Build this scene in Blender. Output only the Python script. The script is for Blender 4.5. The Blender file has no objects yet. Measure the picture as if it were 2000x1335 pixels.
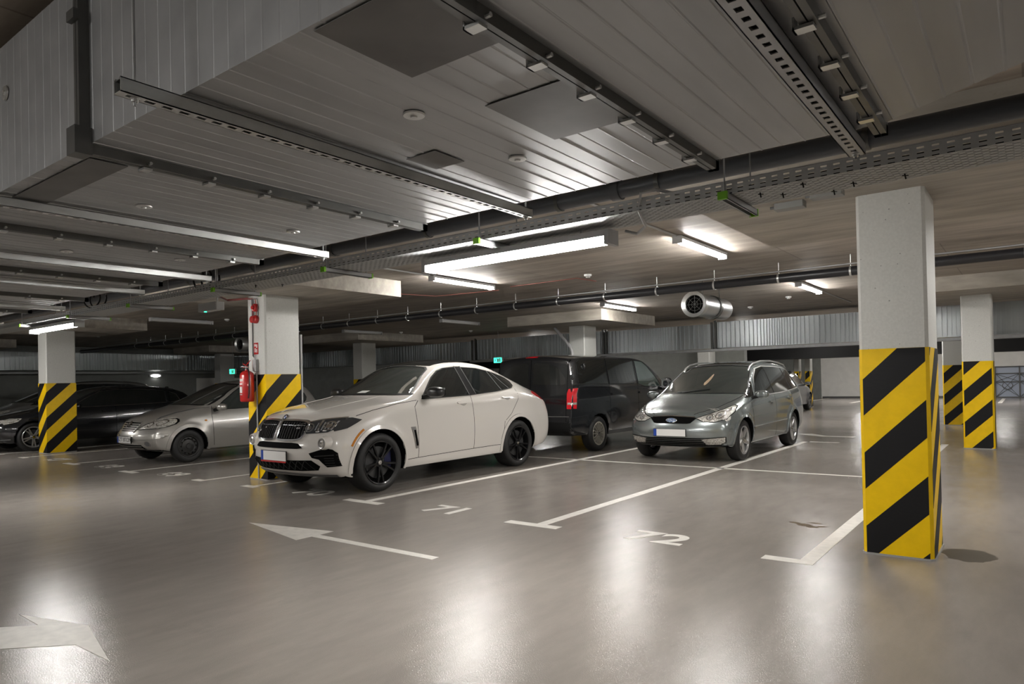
import bpy, bmesh, math, random
from mathutils import Vector, Matrix
from mathutils.bvhtree import BVHTree
from mathutils.geometry import tessellate_polygon
random.seed(7)
PI = math.pi
SC = bpy.context.scene
COL = SC.collection
# ------------------------------------------------------------------ camera
CAM_H = 1.357
cam = bpy.data.cameras.new('camera')
cam.sensor_fit = 'HORIZONTAL'; cam.sensor_width = 36.0
cam.lens = 1337.58 * 36.0 / 2000.0
cam.shift_x = 0.0
cam.shift_y = (733.7 - 667.5) / 2000.0
cam.clip_end = 200; cam.clip_start = 0.02
camo = bpy.data.objects.new('camera', cam); COL.objects.link(camo)
rt = Vector((0.79624481, 0.60459154, -0.02152392))
dn = Vector((-0.02237241, -0.00612681, -0.99973093))
fw = Vector((-0.60456074, 0.79651211, 0.00864773))
camo.matrix_world = Matrix(((rt.x, -dn.x, -fw.x, 0), (rt.y, -dn.y, -fw.y, 0), (rt.z, -dn.z, -fw.z, CAM_H), (0, 0, 0, 1)))
SC.camera = camo
# ------------------------------------------------------------------ world, exposure
SC.view_settings.view_transform = 'Standard'
SC.view_settings.look = 'None'
SC.view_settings.exposure = 0.15
SC.view_settings.gamma = 1.0
SC.view_settings.use_curve_mapping = False
wd = bpy.data.worlds.new('world'); SC.world = wd; wd.use_nodes = True
wd.node_tree.nodes['Background'].inputs[0].default_value = (0.02, 0.02, 0.022, 1)
wd.node_tree.nodes['Background'].inputs[1].default_value = 0.3
SC.cycles.max_bounces = 8; SC.cycles.diffuse_bounces = 5; SC.cycles.glossy_bounces = 5
SC.cycles.transparent_max_bounces = 12
SC.cycles.sample_clamp_indirect = 6.0
SC.cycles.use_denoising = True
LAMP = 165.0            # radiance of a lit tube diffuser
# ------------------------------------------------------------------ materials
MATS = {}
def mat(name, col, rough=.5, metal=0.0, coat=0.0, spec=.5, noise=None, bump=None, emit=None, aniso=0):
    if name in MATS: return MATS[name]
    m = bpy.data.materials.new(name); m.use_nodes = True; MATS[name] = m
    nt = m.node_tree; b = nt.nodes['Principled BSDF']
    b.inputs['Base Color'].default_value = (*col, 1)
    b.inputs['Roughness'].default_value = rough
    b.inputs['Metallic'].default_value = metal
    b.inputs['Coat Weight'].default_value = coat
    b.inputs['Coat Roughness'].default_value = .05
    b.inputs['Specular IOR Level'].default_value = spec
    if emit:
        b.inputs['Emission Color'].default_value = (*emit[0], 1); b.inputs['Emission Strength'].default_value = emit[1]
    if noise or bump:
        tc = nt.nodes.new('ShaderNodeTexCoord')
    if noise:      # (scale, amount, (sx,sy,sz))
        mp = nt.nodes.new('ShaderNodeMapping'); nt.links.new(tc.outputs['Object'], mp.inputs[0])
        mp.inputs['Scale'].default_value = noise[2] if len(noise) > 2 else (1, 1, 1)
        n = nt.nodes.new('ShaderNodeTexNoise'); n.inputs['Scale'].default_value = noise[0]; n.inputs['Detail'].default_value = 6
        nt.links.new(mp.outputs[0], n.inputs[0])
        r = nt.nodes.new('ShaderNodeMapRange'); r.inputs[1].default_value = .3; r.inputs[2].default_value = .7
        r.inputs[3].default_value = 1 - noise[1]; r.inputs[4].default_value = 1 + noise[1]
        nt.links.new(n.outputs[0], r.inputs[0])
        mx = nt.nodes.new('ShaderNodeVectorMath'); mx.operation = 'SCALE'; mx.inputs[0].default_value = col
        nt.links.new(r.outputs[0], mx.inputs['Scale']); nt.links.new(mx.outputs[0], b.inputs['Base Color'])
    if bump:       # (scale, strength, distance)
        n2 = nt.nodes.new('ShaderNodeTexNoise'); n2.inputs['Scale'].default_value = bump[0]; n2.inputs['Detail'].default_value = 3
        nt.links.new(tc.outputs['Object'], n2.inputs[0])
        bp = nt.nodes.new('ShaderNodeBump'); bp.inputs['Strength'].default_value = bump[1]; bp.inputs['Distance'].default_value = bump[2]
        nt.links.new(n2.outputs[0], bp.inputs['Height']); nt.links.new(bp.outputs[0], b.inputs['Normal'])
    return m
def nmath(nt, op, a, b=None, c=None):
    n = nt.nodes.new('ShaderNodeMath'); n.operation = op
    for i, v in enumerate((a, b, c)):
        if v is None: continue
        if isinstance(v, (int, float)): n.inputs[i].default_value = v
        else: nt.links.new(v, n.inputs[i])
    return n.outputs[0]

M_WHITEPAINT = mat('pillar white paint', (.60, .60, .57), .55, noise=(60, .05), bump=(40, .15, .01))
def pits(m):      # small blow holes in the painted concrete
    nt = m.node_tree; b = nt.nodes['Principled BSDF']; tc = nt.nodes.new('ShaderNodeTexCoord')
    v = nt.nodes.new('ShaderNodeTexVoronoi'); v.inputs['Scale'].default_value = 16; nt.links.new(tc.outputs['Object'], v.inputs['Vector'])
    n = nt.nodes.new('ShaderNodeTexNoise'); n.inputs['Scale'].default_value = 5; nt.links.new(tc.outputs['Object'], n.inputs['Vector'])
    r = nt.nodes.new('ShaderNodeMapRange'); nt.links.new(v.outputs['Distance'], r.inputs[0])
    nt.links.new(nmath(nt, 'MULTIPLY', n.outputs[0], .10), r.inputs[1]); nt.links.new(nmath(nt, 'MULTIPLY', n.outputs[0], .17), r.inputs[2]); r.inputs[3].default_value = .45; r.inputs[4].default_value = 1
    old = b.inputs['Base Color'].links[0].from_socket
    s = nt.nodes.new('ShaderNodeVectorMath'); s.operation = 'SCALE'; nt.links.new(old, s.inputs[0]); nt.links.new(r.outputs[0], s.inputs['Scale']); nt.links.new(s.outputs[0], b.inputs['Base Color'])
pits(M_WHITEPAINT)
M_YEL = mat('hazard yellow', (.86, .55, .0), .42, spec=.3, noise=(12, .05), bump=(40, .12, .01))
M_BLK = mat('hazard black', (.007, .007, .008), .5, spec=.25, bump=(40, .12, .01))
M_ZINC = mat('galvanised steel', (.38, .385, .39), .50, .85, noise=(7, .10, (1, .15, 1)))
M_ZINCB = mat('bright zinc channel', (.62, .63, .62), .33, .85, noise=(9, .08))
M_ZDARK = mat('dull zinc flange', (.13, .13, .125), .45, .8, noise=(9, .1))
M_STAIN = mat('dull stained zinc', (.15, .145, .14), .6, .4, noise=(5, .15))
M_PIPE = mat('grey drain pipe plastic', (.075, .08, .09), .42)
M_BPIPE = mat('black pipe', (.012, .012, .014), .35)
M_BLACKP = mat('black plastic', (.008, .008, .008), .5, spec=.3)
M_DARKGAP = mat('dark gap', (.003, .003, .003), .9, spec=.08)
M_LINE = mat('white line paint', (.72, .69, .64), .42, noise=(14, .10), bump=(300, .1, .002))
M_GREEN = mat('green end cap', (.20, .55, .02), .45)
M_RED = mat('red enamel', (.45, .012, .012), .28, coat=.4)
M_WHITE = mat('white plastic', (.72, .72, .70), .4)
M_GREYP = mat('light grey plastic', (.42, .42, .42), .45)
M_MESH = mat('dark grille mesh', (.022, .022, .022), .5)
M_BRIGHT = mat('bright trim', (.72, .72, .71), .28, .6)
M_GREY2 = mat('dark grey plastic', (.12, .12, .12), .5)
M_GLOW = mat('lit diffuser', (.9, .9, .9), .5, emit=((1.0, .975, .935), LAMP))
M_DIFF = mat('unlit diffuser', (.55, .55, .54), .35)
M_EXIT = mat('green exit light', (.02, .5, .3), .5, emit=((.05, .9, .5), 2.2))
M_CHROME = mat('chrome', (.75, .75, .76), .12, 1)
M_RUBBER = mat('tyre rubber', (.012, .012, .012), .6, noise=(30, .2))
M_GLASS = mat('dark car glass', (.012, .014, .014), .04, 0, coat=1, spec=.8)
M_GLASS2 = mat('tinted car glass', (.035, .042, .04), .05, 0, coat=1, spec=.8)
M_LENS = mat('clear lamp lens', (.55, .53, .49), .15, .35, coat=1, noise=(40, .45), bump=(45, .6, .02))
M_LENSD = mat('dark lamp lens', (.055, .058, .064), .12, .3, coat=1)
M_REFL = mat('lamp reflector', (.85, .86, .88), .12, 1)
M_AMBER = mat('amber lens', (.55, .20, .02), .2, coat=1)
M_REDL = mat('red tail lens', (.60, .01, .02), .15, coat=1, emit=((.6, .01, .01), .12))
M_PLATE = mat('number plate white', (.78, .77, .75), .45)
M_BLUE = mat('plate blue', (.015, .06, .35), .4)
# ------------------------------------------------------------------ mesh builder
class MB:
    def __init__(s): s.v = []; s.f = []; s.mi = []
    def add(s, vs, fs, m=0):
        o = len(s.v); s.v += [tuple(p) for p in vs]
        for f in fs: s.f.append([i + o for i in f]); s.mi.append(m)
        return s
    def box(s, c, d, m=0, R=None):
        x, y, z = d[0] / 2, d[1] / 2, d[2] / 2
        vs = [Vector((a * x, b * y, e * z)) for a in (-1, 1) for b in (-1, 1) for e in (-1, 1)]
        if R is not None: vs = [R @ v for v in vs]
        c = Vector(c); vs = [v + c for v in vs]
        return s.add(vs, [(0, 1, 3, 2), (4, 6, 7, 5), (0, 4, 5, 1), (2, 3, 7, 6), (0, 2, 6, 4), (1, 5, 7, 3)], m)
    def b2(s, a, b, m=0):
        return s.box([(a[i] + b[i]) / 2 for i in range(3)], [abs(b[i] - a[i]) for i in range(3)], m)
    def cbox(s, a, b, c, m=0):          # box whose vertical edges are chamfered by c
        x0, y0, z0 = [min(a[i], b[i]) for i in range(3)]; x1, y1, z1 = [max(a[i], b[i]) for i in range(3)]
        P = [(x0 + c, y0), (x1 - c, y0), (x1, y0 + c), (x1, y1 - c), (x1 - c, y1), (x0 + c, y1), (x0, y1 - c), (x0, y0 + c)]
        return s.prism(P, z0, z1, m)
    def prism(s, P, z0, z1, m=0):
        n = len(P); vs = [(p[0], p[1], z0) for p in P] + [(p[0], p[1], z1) for p in P]
        fs = [tuple(range(n))[::-1], tuple(range(n, 2 * n))] + [(i, (i + 1) % n, n + (i + 1) % n, n + i) for i in range(n)]
        return s.add(vs, fs, m)
    def tube(s, path, r, n=10, m=0, caps=True):
        P = [Vector(p) for p in path]; rings = []; up = None
        for i, p in enumerate(P):
            t = (P[min(i + 1, len(P) - 1)] - P[max(i - 1, 0)]).normalized()
            if up is None: up = t.orthogonal().normalized()
            up = (up - t * up.dot(t)).normalized(); bt = t.cross(up)
            rr = r[i] if isinstance(r, (list, tuple)) else r
            rings.append([p + up * math.cos(a) * rr + bt * math.sin(a) * rr for a in [2 * PI * k / n for k in range(n)]])
        vs = [q for rg in rings for q in rg]; fs = []
        for i in range(len(P) - 1):
            for k in range(n): fs.append((i * n + k, i * n + (k + 1) % n, (i + 1) * n + (k + 1) % n, (i + 1) * n + k))
        if caps: fs += [tuple(range(n))[::-1], tuple(range((len(P) - 1) * n, len(P) * n))]
        return s.add(vs, fs, m)
    def lathe(s, prof, n=24, M=None, m=0, closed=False, caps=False):   # prof: (radius, height) about local z
        M = M or Matrix(); vs = []; fs = []; L = len(prof)
        for k in range(n):
            a = 2 * PI * k / n
            for r, h in prof: vs.append(M @ Vector((r * math.cos(a), r * math.sin(a), h)))
        for k in range(n):
            k2 = (k + 1) % n
            for i in range(L if closed else L - 1):
                j = (i + 1) % L
                fs.append((k * L + i, k2 * L + i, k2 * L + j, k * L + j))
        if caps and not closed:
            if prof[0][0] > 1e-5: fs.append(tuple(k * L for k in range(n))[::-1])
            if prof[-1][0] > 1e-5: fs.append(tuple(k * L + L - 1 for k in range(n)))
        return s.add(vs, fs, m)
    def build(s, name, mats, parent=None, smooth=0, loc=None):
        me = bpy.data.meshes.new(name); me.from_pydata(s.v, [], s.f)
        if not isinstance(mats, (list, tuple)): mats = [mats]
        for q in mats: me.materials.append(q)
        me.polygons.foreach_set('material_index', s.mi)
        bm = bmesh.new(); bm.from_mesh(me)
        bmesh.ops.remove_doubles(bm, verts=bm.verts, dist=1e-6)
        bmesh.ops.recalc_face_normals(bm, faces=bm.faces); bm.to_mesh(me); bm.free()
        if smooth:
            me.polygons.foreach_set('use_smooth', [True] * len(me.polygons))
            me.set_sharp_from_angle(angle=math.radians(smooth))
        me.update()
        o = bpy.data.objects.new(name, me); COL.objects.link(o)
        if loc is not None: o.location = loc
        if parent is not None: o.parent = parent
        return o
def tag(o, label=None, cat=None, group=None, kind=None):
    if label: o['label'] = label
    if cat: o['category'] = cat
    if group: o['group'] = group
    if kind: o['kind'] = kind
    return o
def thing(name, label, cat, loc=(0, 0, 0), rz=0, group=None):
    o = bpy.data.objects.new(name, None); COL.objects.link(o); o.empty_display_size = .1
    o.location = loc; o.rotation_euler = (0, 0, rz)
    return tag(o, label, cat, group)
def copy_tree(o, parent=None):
    c = o.copy(); COL.objects.link(c)
    if parent is not None: c.parent = parent
    for ch in list(o.children): copy_tree(ch, c)
    return c
def text_mesh(name, txt, size, m, parent=None, M=None, ext=.0006, align='CENTER', bold=0.0):
    cu = bpy.data.curves.new(name, 'FONT'); cu.body = txt; cu.size = size; cu.extrude = ext; cu.align_x = align; cu.align_y = 'CENTER'; cu.offset = bold
    t = bpy.data.objects.new(name + '_tmp', cu); COL.objects.link(t)
    dg = bpy.context.evaluated_depsgraph_get()
    me = bpy.data.meshes.new_from_object(t.evaluated_get(dg)); me.name = name
    bpy.data.objects.remove(t); bpy.data.curves.remove(cu)
    if M is not None: me.transform(M)
    me.materials.clear(); me.materials.append(m)
    o = bpy.data.objects.new(name, me); COL.objects.link(o)
    if parent is not None: o.parent = parent
    return o
def lerpc(pts, x):
    if x <= pts[0][0]: return pts[0][1]
    for (a, b), (c, d) in zip(pts, pts[1:]):
        if x <= c: return b + (d - b) * (x - a) / (c - a)
    return pts[-1][1]
# ------------------------------------------------------------------ floor, ceiling, walls
def floor_mat():
    m = bpy.data.materials.new('grey epoxy floor'); m.use_nodes = True; nt = m.node_tree; b = nt.nodes['Principled BSDF']
    tc = nt.nodes.new('ShaderNodeTexCoord')
    def noise(sc, det=4, rough=.5, map=None):
        n = nt.nodes.new('ShaderNodeTexNoise'); n.inputs['Scale'].default_value = sc; n.inputs['Detail'].default_value = det; n.inputs['Roughness'].default_value = rough
        if map:
            mp = nt.nodes.new('ShaderNodeMapping'); mp.inputs['Scale'].default_value = map[:3]
            mp.inputs['Rotation'].default_value = (0, 0, map[3]); nt.links.new(tc.outputs['Object'], mp.inputs[0]); nt.links.new(mp.outputs[0], n.inputs[0])
        else: nt.links.new(tc.outputs['Object'], n.inputs[0])
        return n.outputs[0]
    def mr(v, a, c, d, e):
        r = nt.nodes.new('ShaderNodeMapRange'); nt.links.new(v, r.inputs[0])
        for i, q in enumerate((a, c, d, e)): r.inputs[i + 1].default_value = q
        return r.outputs[0]
    f1 = mr(noise(.45, 5), .3, .7, .91, 1.08); f2 = mr(noise(6, 6, .65, (1, .28, 1, .5)), .35, .7, .92, 1.07); f3 = mr(noise(2.2, 8, .7), .60, .74, 1.0, .88)
    t = nmath(nt, 'MULTIPLY', nmath(nt, 'MULTIPLY', f1, f2), f3)
    sc = nt.nodes.new('ShaderNodeVectorMath'); sc.operation = 'SCALE'; sc.inputs[0].default_value = (.292, .264, .238)
    nt.links.new(t, sc.inputs['Scale'])
    nt.links.new(sc.outputs[0], b.inputs['Base Color'])
    nt.links.new(mr(noise(1.3, 6, .6), .3, .75, .14, .22), b.inputs['Roughness'])
    b.inputs['Specular IOR Level'].default_value = .33
    n2 = noise(150, 2, .5); bp = nt.nodes.new('ShaderNodeBump'); bp.inputs['Strength'].default_value = .27; bp.inputs['Distance'].default_value = .0035
    nt.links.new(n2, bp.inputs['Height']); nt.links.new(bp.outputs[0], b.inputs['Normal'])
    return m
def concrete_mat(name, col, joints=True, jx=2.5, jy=1.25):
    m = bpy.data.materials.new(name); m.use_nodes = True; nt = m.node_tree; b = nt.nodes['Principled BSDF']
    tc = nt.nodes.new('ShaderNodeTexCoord')
    def noise(sc, det, map):
        mp = nt.nodes.new('ShaderNodeMapping'); mp.inputs['Scale'].default_value = map; nt.links.new(tc.outputs['Object'], mp.inputs[0])
        n = nt.nodes.new('ShaderNodeTexNoise'); n.inputs['Scale'].default_value = sc; n.inputs['Detail'].default_value = det; nt.links.new(mp.outputs[0], n.inputs[0])
        return n.outputs[0]
    def mr(v, a, c, d, e):
        r = nt.nodes.new('ShaderNodeMapRange'); nt.links.new(v, r.inputs[0])
        for i, q in enumerate((a, c, d, e)): r.inputs[i + 1].default_value = q
        return r.outputs[0]
    a = mr(noise(3, 8, (.35, 1.6, 1)), .3, .72, .72, 1.18); c = mr(noise(14, 6, (.2, 1.5, 1)), .3, .7, .86, 1.10); d = mr(noise(40, 3, (1, 1, 1)), .66, .72, 1, .86)
    t = nmath(nt, 'MULTIPLY', nmath(nt, 'MULTIPLY', a, c), d)
    if joints:
        br = nt.nodes.new('ShaderNodeTexBrick'); br.inputs['Scale'].default_value = 1.0; br.inputs['Brick Width'].default_value = jx; br.inputs['Row Height'].default_value = jy
        br.inputs['Mortar Size'].default_value = .009; br.inputs['Mortar Smooth'].default_value = .4; br.offset = .35
        br.inputs['Color1'].default_value = (1, 1, 1, 1); br.inputs['Color2'].default_value = (.80, .80, .80, 1); br.inputs['Mortar'].default_value = (.62, .60, .58, 1)
        nt.links.new(tc.outputs['Object'], br.inputs['Vector'])
        bw = nt.nodes.new('ShaderNodeRGBToBW'); nt.links.new(br.outputs['Color'], bw.inputs[0]); t = nmath(nt, 'MULTIPLY', t, bw.outputs[0])
    sc = nt.nodes.new('ShaderNodeVectorMath'); sc.operation = 'SCALE'; sc.inputs[0].default_value = col
    nt.links.new(t, sc.inputs['Scale']); nt.links.new(sc.outputs[0], b.inputs['Base Color'])
    b.inputs['Roughness'].default_value = .62
    return m
M_FLOOR = floor_mat()
M_CONC = concrete_mat('board marked concrete', (.40, .352, .30))
M_CONC2 = concrete_mat('plain concrete', (.38, .345, .295), False)
M_WALLG = mat('grey painted wall', (.26, .27, .255), .7, noise=(4, .08))
M_WALLW = mat('white painted wall', (.86, .85, .82), .7, noise=(3, .04))
SLAB = 2.96; CAPZ = 2.712
X0, X1, YB, YF = -27.6, 13.0, -12.0, 43.4
def struct(name, mb, m, label=None):
    o = mb.build(name, m); o['kind'] = 'structure'
    if label: o['label'] = label
    return o
struct('floor', MB().b2((X0 - .3, YB - .3, -.2), (X1 + .3, YF + .3, 0)), M_FLOOR, 'glossy grey epoxy garage floor')
struct('ceiling', MB().b2((X0 - .3, YB - .3, SLAB), (X1 + .3, YF + .3, SLAB + .25)), M_CONC, 'board-marked concrete slab overhead')
struct('wall_left', MB().b2((X0 - .3, YB - .3, 0), (X0, YF + .3, SLAB)), M_WALLG, 'dark grey painted wall behind the parked cars at left')
struct('wall_right', MB().b2((X1, YB - .3, 0), (X1 + .3, YF + .3, SLAB)), M_WALLW)
struct('wall_front', MB().b2((X0, YB - .3, 0), (X1, YB, SLAB)), M_WALLW)
wb = MB(); wb.b2((X0, YF, 0), (-9.95, YF + .3, SLAB)); struct('wall_back_left', wb, M_WALLG)
wb = MB(); wb.b2((-9.95, YF, 0), (-1.55, YF + .3, SLAB)); wb.b2((-1.55, YF, 1.62), (X1, YF + .3, SLAB)); wb.b2((3.6, YF, 0), (X1, YF + .3, 1.62))
struct('wall_back', wb, M_WALLW, 'white far wall beyond the last parking row')
struct('baseboard_back', MB().b2((-9.9, YF - .012, 0), (-1.6, YF, .10)), M_GREY2, 'dark skirting strip along the white far wall')
# ------------------------------------------------------------------ pillars
def clip(poly, a, b, c):            # keep a*x+b*y<=c
    out = []
    for i, p in enumerate(poly):
        q = poly[(i + 1) % len(poly)]; dp = a * p[0] + b * p[1] - c; dq = a * q[0] + b * q[1] - c
        if dp <= 0: out.append(p)
        if dp * dq < 0: t = dp / (dp - dq); out.append((p[0] + (q[0] - p[0]) * t, p[1] + (q[1] - p[1]) * t))
    return out
def bands(width, h, off, margin=.022, slope=.97, per=.553, th=.275):
    R = []
    for k in range(-4, 6):
        z = off + k * per
        P = [(margin, .012), (width - margin, .012), (width - margin, h), (margin, h)]
        P = clip(P, -slope, 1, z + th); P = clip(P, slope, -1, -z)
        if len(P) > 2: R.append(P)
    return R
def pillar(x0, y0, off, label, margin=.022, w=.455, d=.59, h=CAPZ, hz=1.545, cap=True, faces='FR', group='hazard striped concrete pillars'):
    x1, y1 = x0 + w, y0 + d; cx, cy = (x0 + x1) / 2, (y0 + y1) / 2
    t = thing('pillar', label, 'pillar', (cx, cy, 0), group=group)
    hx, hy = w / 2, d / 2
    mb = MB().cbox((-hx, -hy, 0), (hx, hy, h), .022); mb.build('shaft', M_WHITEPAINT, t)
    s = MB(); e = .0025
    if margin: s.cbox((-hx - e, -hy - e, .012), (hx + e, hy + e, hz), .0225, 0)
    else: s.b2((-hx - e, -hy - e, .012), (hx + e, hy + e, hz), 0)
    e2 = e + .0015 if margin else e + .0006
    if not margin: w, d, hx, hy = w + 2 * e2, d + 2 * e2, hx + e2 - e, hy + e2 - e
    def face(fn, W, o):
        for P in bands(W, hz - .001, o, margin):
            n = len(P); s.add([fn(u, z, e2) for u, z in P] + [fn(u, z, 0) for u, z in P], [tuple(range(n))] + [(i, (i + 1) % n, n + (i + 1) % n, n + i) for i in range(n)], 1)
    # front (-Y) face: u from its right edge backwards so the stripe runs on round the corner
    face(lambda u, z, k: (-hx + u, -hy - k, z), w, off - .97 * w)
    face(lambda u, z, k: (hx + k, -hy + u, z), d, off)
    face(lambda u, z, k: (-hx - k, hy - u, z), d, off - .97 * (w + d))
    face(lambda u, z, k: (hx - u, hy + k, z), w, off + .97 * d)
    s.build('hazard_band', [M_YEL, M_BLK], t)
    MB().cbox((-hx - .012, -hy - .012, 0), (hx + .012, hy + .012, .014), .03).build('floor_sealant', mat('grey sealant', (.33, .32, .31), .6), t)
    if cap:
        MB().b2((-1.33, -1.37, CAPZ), (1.33, 1.37, SLAB)).build('drop_panel', M_CONC2, t)
    return t
PY1 = 5.75
pillar(-1.045, PY1, .91, 'large striped pillar nearest the camera at the right of the picture')
pillar(-9.34, PY1 + .03, 1.02, 'striped pillar behind the white coupe with a red extinguisher on its side', 0)
pillar(-17.66, PY1 + .03, 1.07, 'striped pillar at far left in front of the black estate car', 0)
pillar(-26.0, PY1 + .03, 1.0, 'striped pillar standing off frame beside the left wall')
pillar(7.35, PY1, .9, 'striped pillar right of the nearest one')
R2 = 14.55
pillar(-.99, R2, 1.17, 'striped pillar behind the nearest one, seen at its right side')
pillar(-9.23, R2, 1.0, 'white pillar rising behind the black van roof')
pillar(-17.5, R2, .9, 'dim grey pillar above the bonnet of the white coupe')
pillar(-25.9, R2, .9, 'dim pillar deep in the left corner of the second row')
pillar(7.35, R2, .9, 'striped pillar of the second row hidden at right')
pillar(-1.84, 20.85, .93, 'striped pillar between the two right pillars, third row', d=.5, cap=False, h=SLAB)
pillar(-9.43, 23.3, 1.0, 'small white pillar visible above the grey people carrier roof', w=.44, cap=False, h=SLAB)
pillar(-8.22, 31.0, .7, 'slim white pillar showing just above the dark car roof', w=.22, d=.4, cap=False, h=SLAB)
pillar(-7.76, 31.0, .8, 'slim white pillar beyond the mirror of the dark car', w=.22, d=.4, cap=False, h=SLAB)
pillar(-17.8, 23.3, 1.0, 'pillar lost in the dark behind the white minivan', cap=False, h=SLAB)
# ------------------------------------------------------------------ floor markings
def slabpoly(name, P, m=M_LINE, z=.0018, holes=None):
    return MB().prism(P, .0002, z).build(name, m)
def mark(P, label, group='white bay lines', name='bay_line', cat='floor marking'):
    return tag(slabpoly(name, P), label, cat, group)
def rect(x0, y0, x1, y1): return [(x0, y0), (x1, y0), (x1, y1), (x0, y1)]
def tee(x, y0, y1, l, r, w=.11, bar=.115, y2=None, far=0):
    # a long line with a cross bar at its aisle end (l, r: bar reach left and right)
    P = [(x - l, y0), (x + r, y0)]
    if r > w / 2: P += [(x + r, y0 + bar), (x + w / 2, y0 + bar)]
    P += [(x + w / 2, y1), (x - w / 2, y1)]
    if l > w / 2: P += [(x - w / 2, y0 + bar), (x - l, y0 + bar)]
    return P
mark(tee(-6.215, 5.24, 14.86, .33, .285), 'long bay line between the white coupe and bay 71')
mark(tee(-3.735, 5.225, 14.80, .37, .23), 'long bay line between bays 71 and 72')
mark(tee(-1.335, 5.19, 15.25, .31, .055, .115), 'bay line running into the nearest striped pillar')
mark(tee(-8.55, 5.25, 9.9, .19, .12, .08), 'short bay line at the front corner of the white coupe')
mark(tee(-9.78, 5.22, 9.9, .22, .04, .085), 'bay line just left of the pillar with the extinguisher')
mark(tee(-12.05, 5.14, 9.9, .19, .33, .085), 'bay line along the near side of the silver hatchback')
mark(tee(-14.35, 5.16, 9.9, .28, .25, .085), 'bay line in front of the silver hatchback bonnet')
mark(tee(-16.8, 5.14, 9.9, .10, .20, .085), 'bay line passing the foot of the far left pillar')
mark(tee(-18.3, 5.16, 9.9, .10, .20, .085), 'bay line beneath the black estate car at far left')
mark(rect(-8.6, 9.99, -1.3, 10.07), 'thin cross line dividing the front and back bays')
mark(rect(-3.65, 14.80, -3.1, 14.91), 'short white bar ending the line behind the grey people carrier')
mark([(-4.4, 16.75), (-3.75, 16.2), (-3.1, 16.2), (-3.1, 16.45), (-3.7, 16.45), (-4.1, 16.9)], 'pointed white mark beyond the end of the middle bay line')
mark(rect(-9.5, 39.0, -9.35, 42.9), 'far bay line at the foot of the white wall')
mark(rect(-7.0, 35.8, -6.85, 42.9), 'far bay line nearest the striped pillar')
mark(rect(-1.2, 36, -1.05, 42), 'far bay line leading to the metal gate')
tag(slabpoly('direction_arrow', [(-6.30, 3.875), (-5.215, 3.66), (-5.207, 3.82), (-3.715, 3.825), (-3.72, 3.907), (-5.206, 3.905), (-5.215, 4.07)]), 'slim white arrow on the aisle floor pointing left', 'floor marking')
tag(slabpoly('direction_arrow', [(-3.718, 1.507), (-4.383, 1.667), (-4.967, 1.505), (-4.642, 1.50), (-5.49, .66), (-4.99, .68), (-4.11, 1.499)]), 'broad white arrow at the lower left edge of the picture', 'floor marking')
def number(txt, x, y, label):
    o = text_mesh('bay_number', txt, .50, M_LINE, None, Matrix.Translation((x, y, .0012)) @ Matrix.Scale(1.12, 4, (1, 0, 0)), ext=.0006, bold=.012)
    return tag(o, label, 'floor number', 'painted bay numbers')
number('71', -5.02, 5.41, 'white painted bay number 71 on the floor')
number('72', -2.58, 5.39, 'white painted bay number 72 on the floor')
number('70', -7.35, 5.42, 'white painted bay number 70 half under the white coupe')
number('69', -10.95, 5.42, 'white painted bay number 69 in the empty bay by the pillar')
number('68', -13.2, 5.38, 'white painted bay number 68 in front of the silver hatchback')
number('67', -15.6, 5.38, 'white painted bay number 67 near the far left pillar')
def blob(cx, cy, rx, ry, n=26, j=.25):
    return [(cx + rx * math.cos(2 * PI * k / n) * (1 + random.uniform(-j, j)), cy + ry * math.sin(2 * PI * k / n) * (1 + random.uniform(-j, j))) for k in range(n)]
M_STN = mat('brown floor stain', (.10, .075, .045), .6, spec=.1, noise=(25, .4))
sb = MB()
for a, b_, c, d in ((-1.78, 6.62, .05, .03), (-1.68, 6.56, .08, .05), (-1.60, 6.50, .06, .04), (-1.62, 6.68, .06, .03), (-1.53, 6.56, .04, .03)):
    sb.prism(blob(a, b_, c, d), .0002, .0007)
tag(sb.build('oil_stain', M_STN), 'brown dried stain on the floor of bay 72', 'stain')
pb = MB().prism(blob(-.40, 6.08, .17, .20, 30, .12), .0002, .0005)
tag(pb.build('damp_patch', mat('damp dark floor', (.10, .088, .07), .55, spec=.15)), 'dark damp patch on the floor right of the nearest pillar', 'stain')
MBP = MB().b2((X0, 14.7, 0), (X0 + .04, 17.2, 1.79)); tag(MBP.build('wall_panel', M_WALLW), 'white panel on the left wall seen above the silver hatchback', 'wall panel')
wl = thing('wall_lamp', 'small glowing wall lamp on the far left wall above the black estate car', 'lamp', (X0 + .001, 13.03, 1.9))
MB().b2((0, -.24, -.05), (.05, .24, .05)).build('housing', M_GREYP, wl); MB().lathe([(0, .10), (.04, .085), (.055, .05), (.055, .04)], 16, Matrix.Rotation(PI / 2, 4, 'Y') @ Matrix.Scale(3.4, 4, (0, 1, 0))).build('diffuser', mat('wall lamp glow', (.9, .9, .9), .4, emit=((1, .97, .93), 12)), wl, 60)
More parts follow.
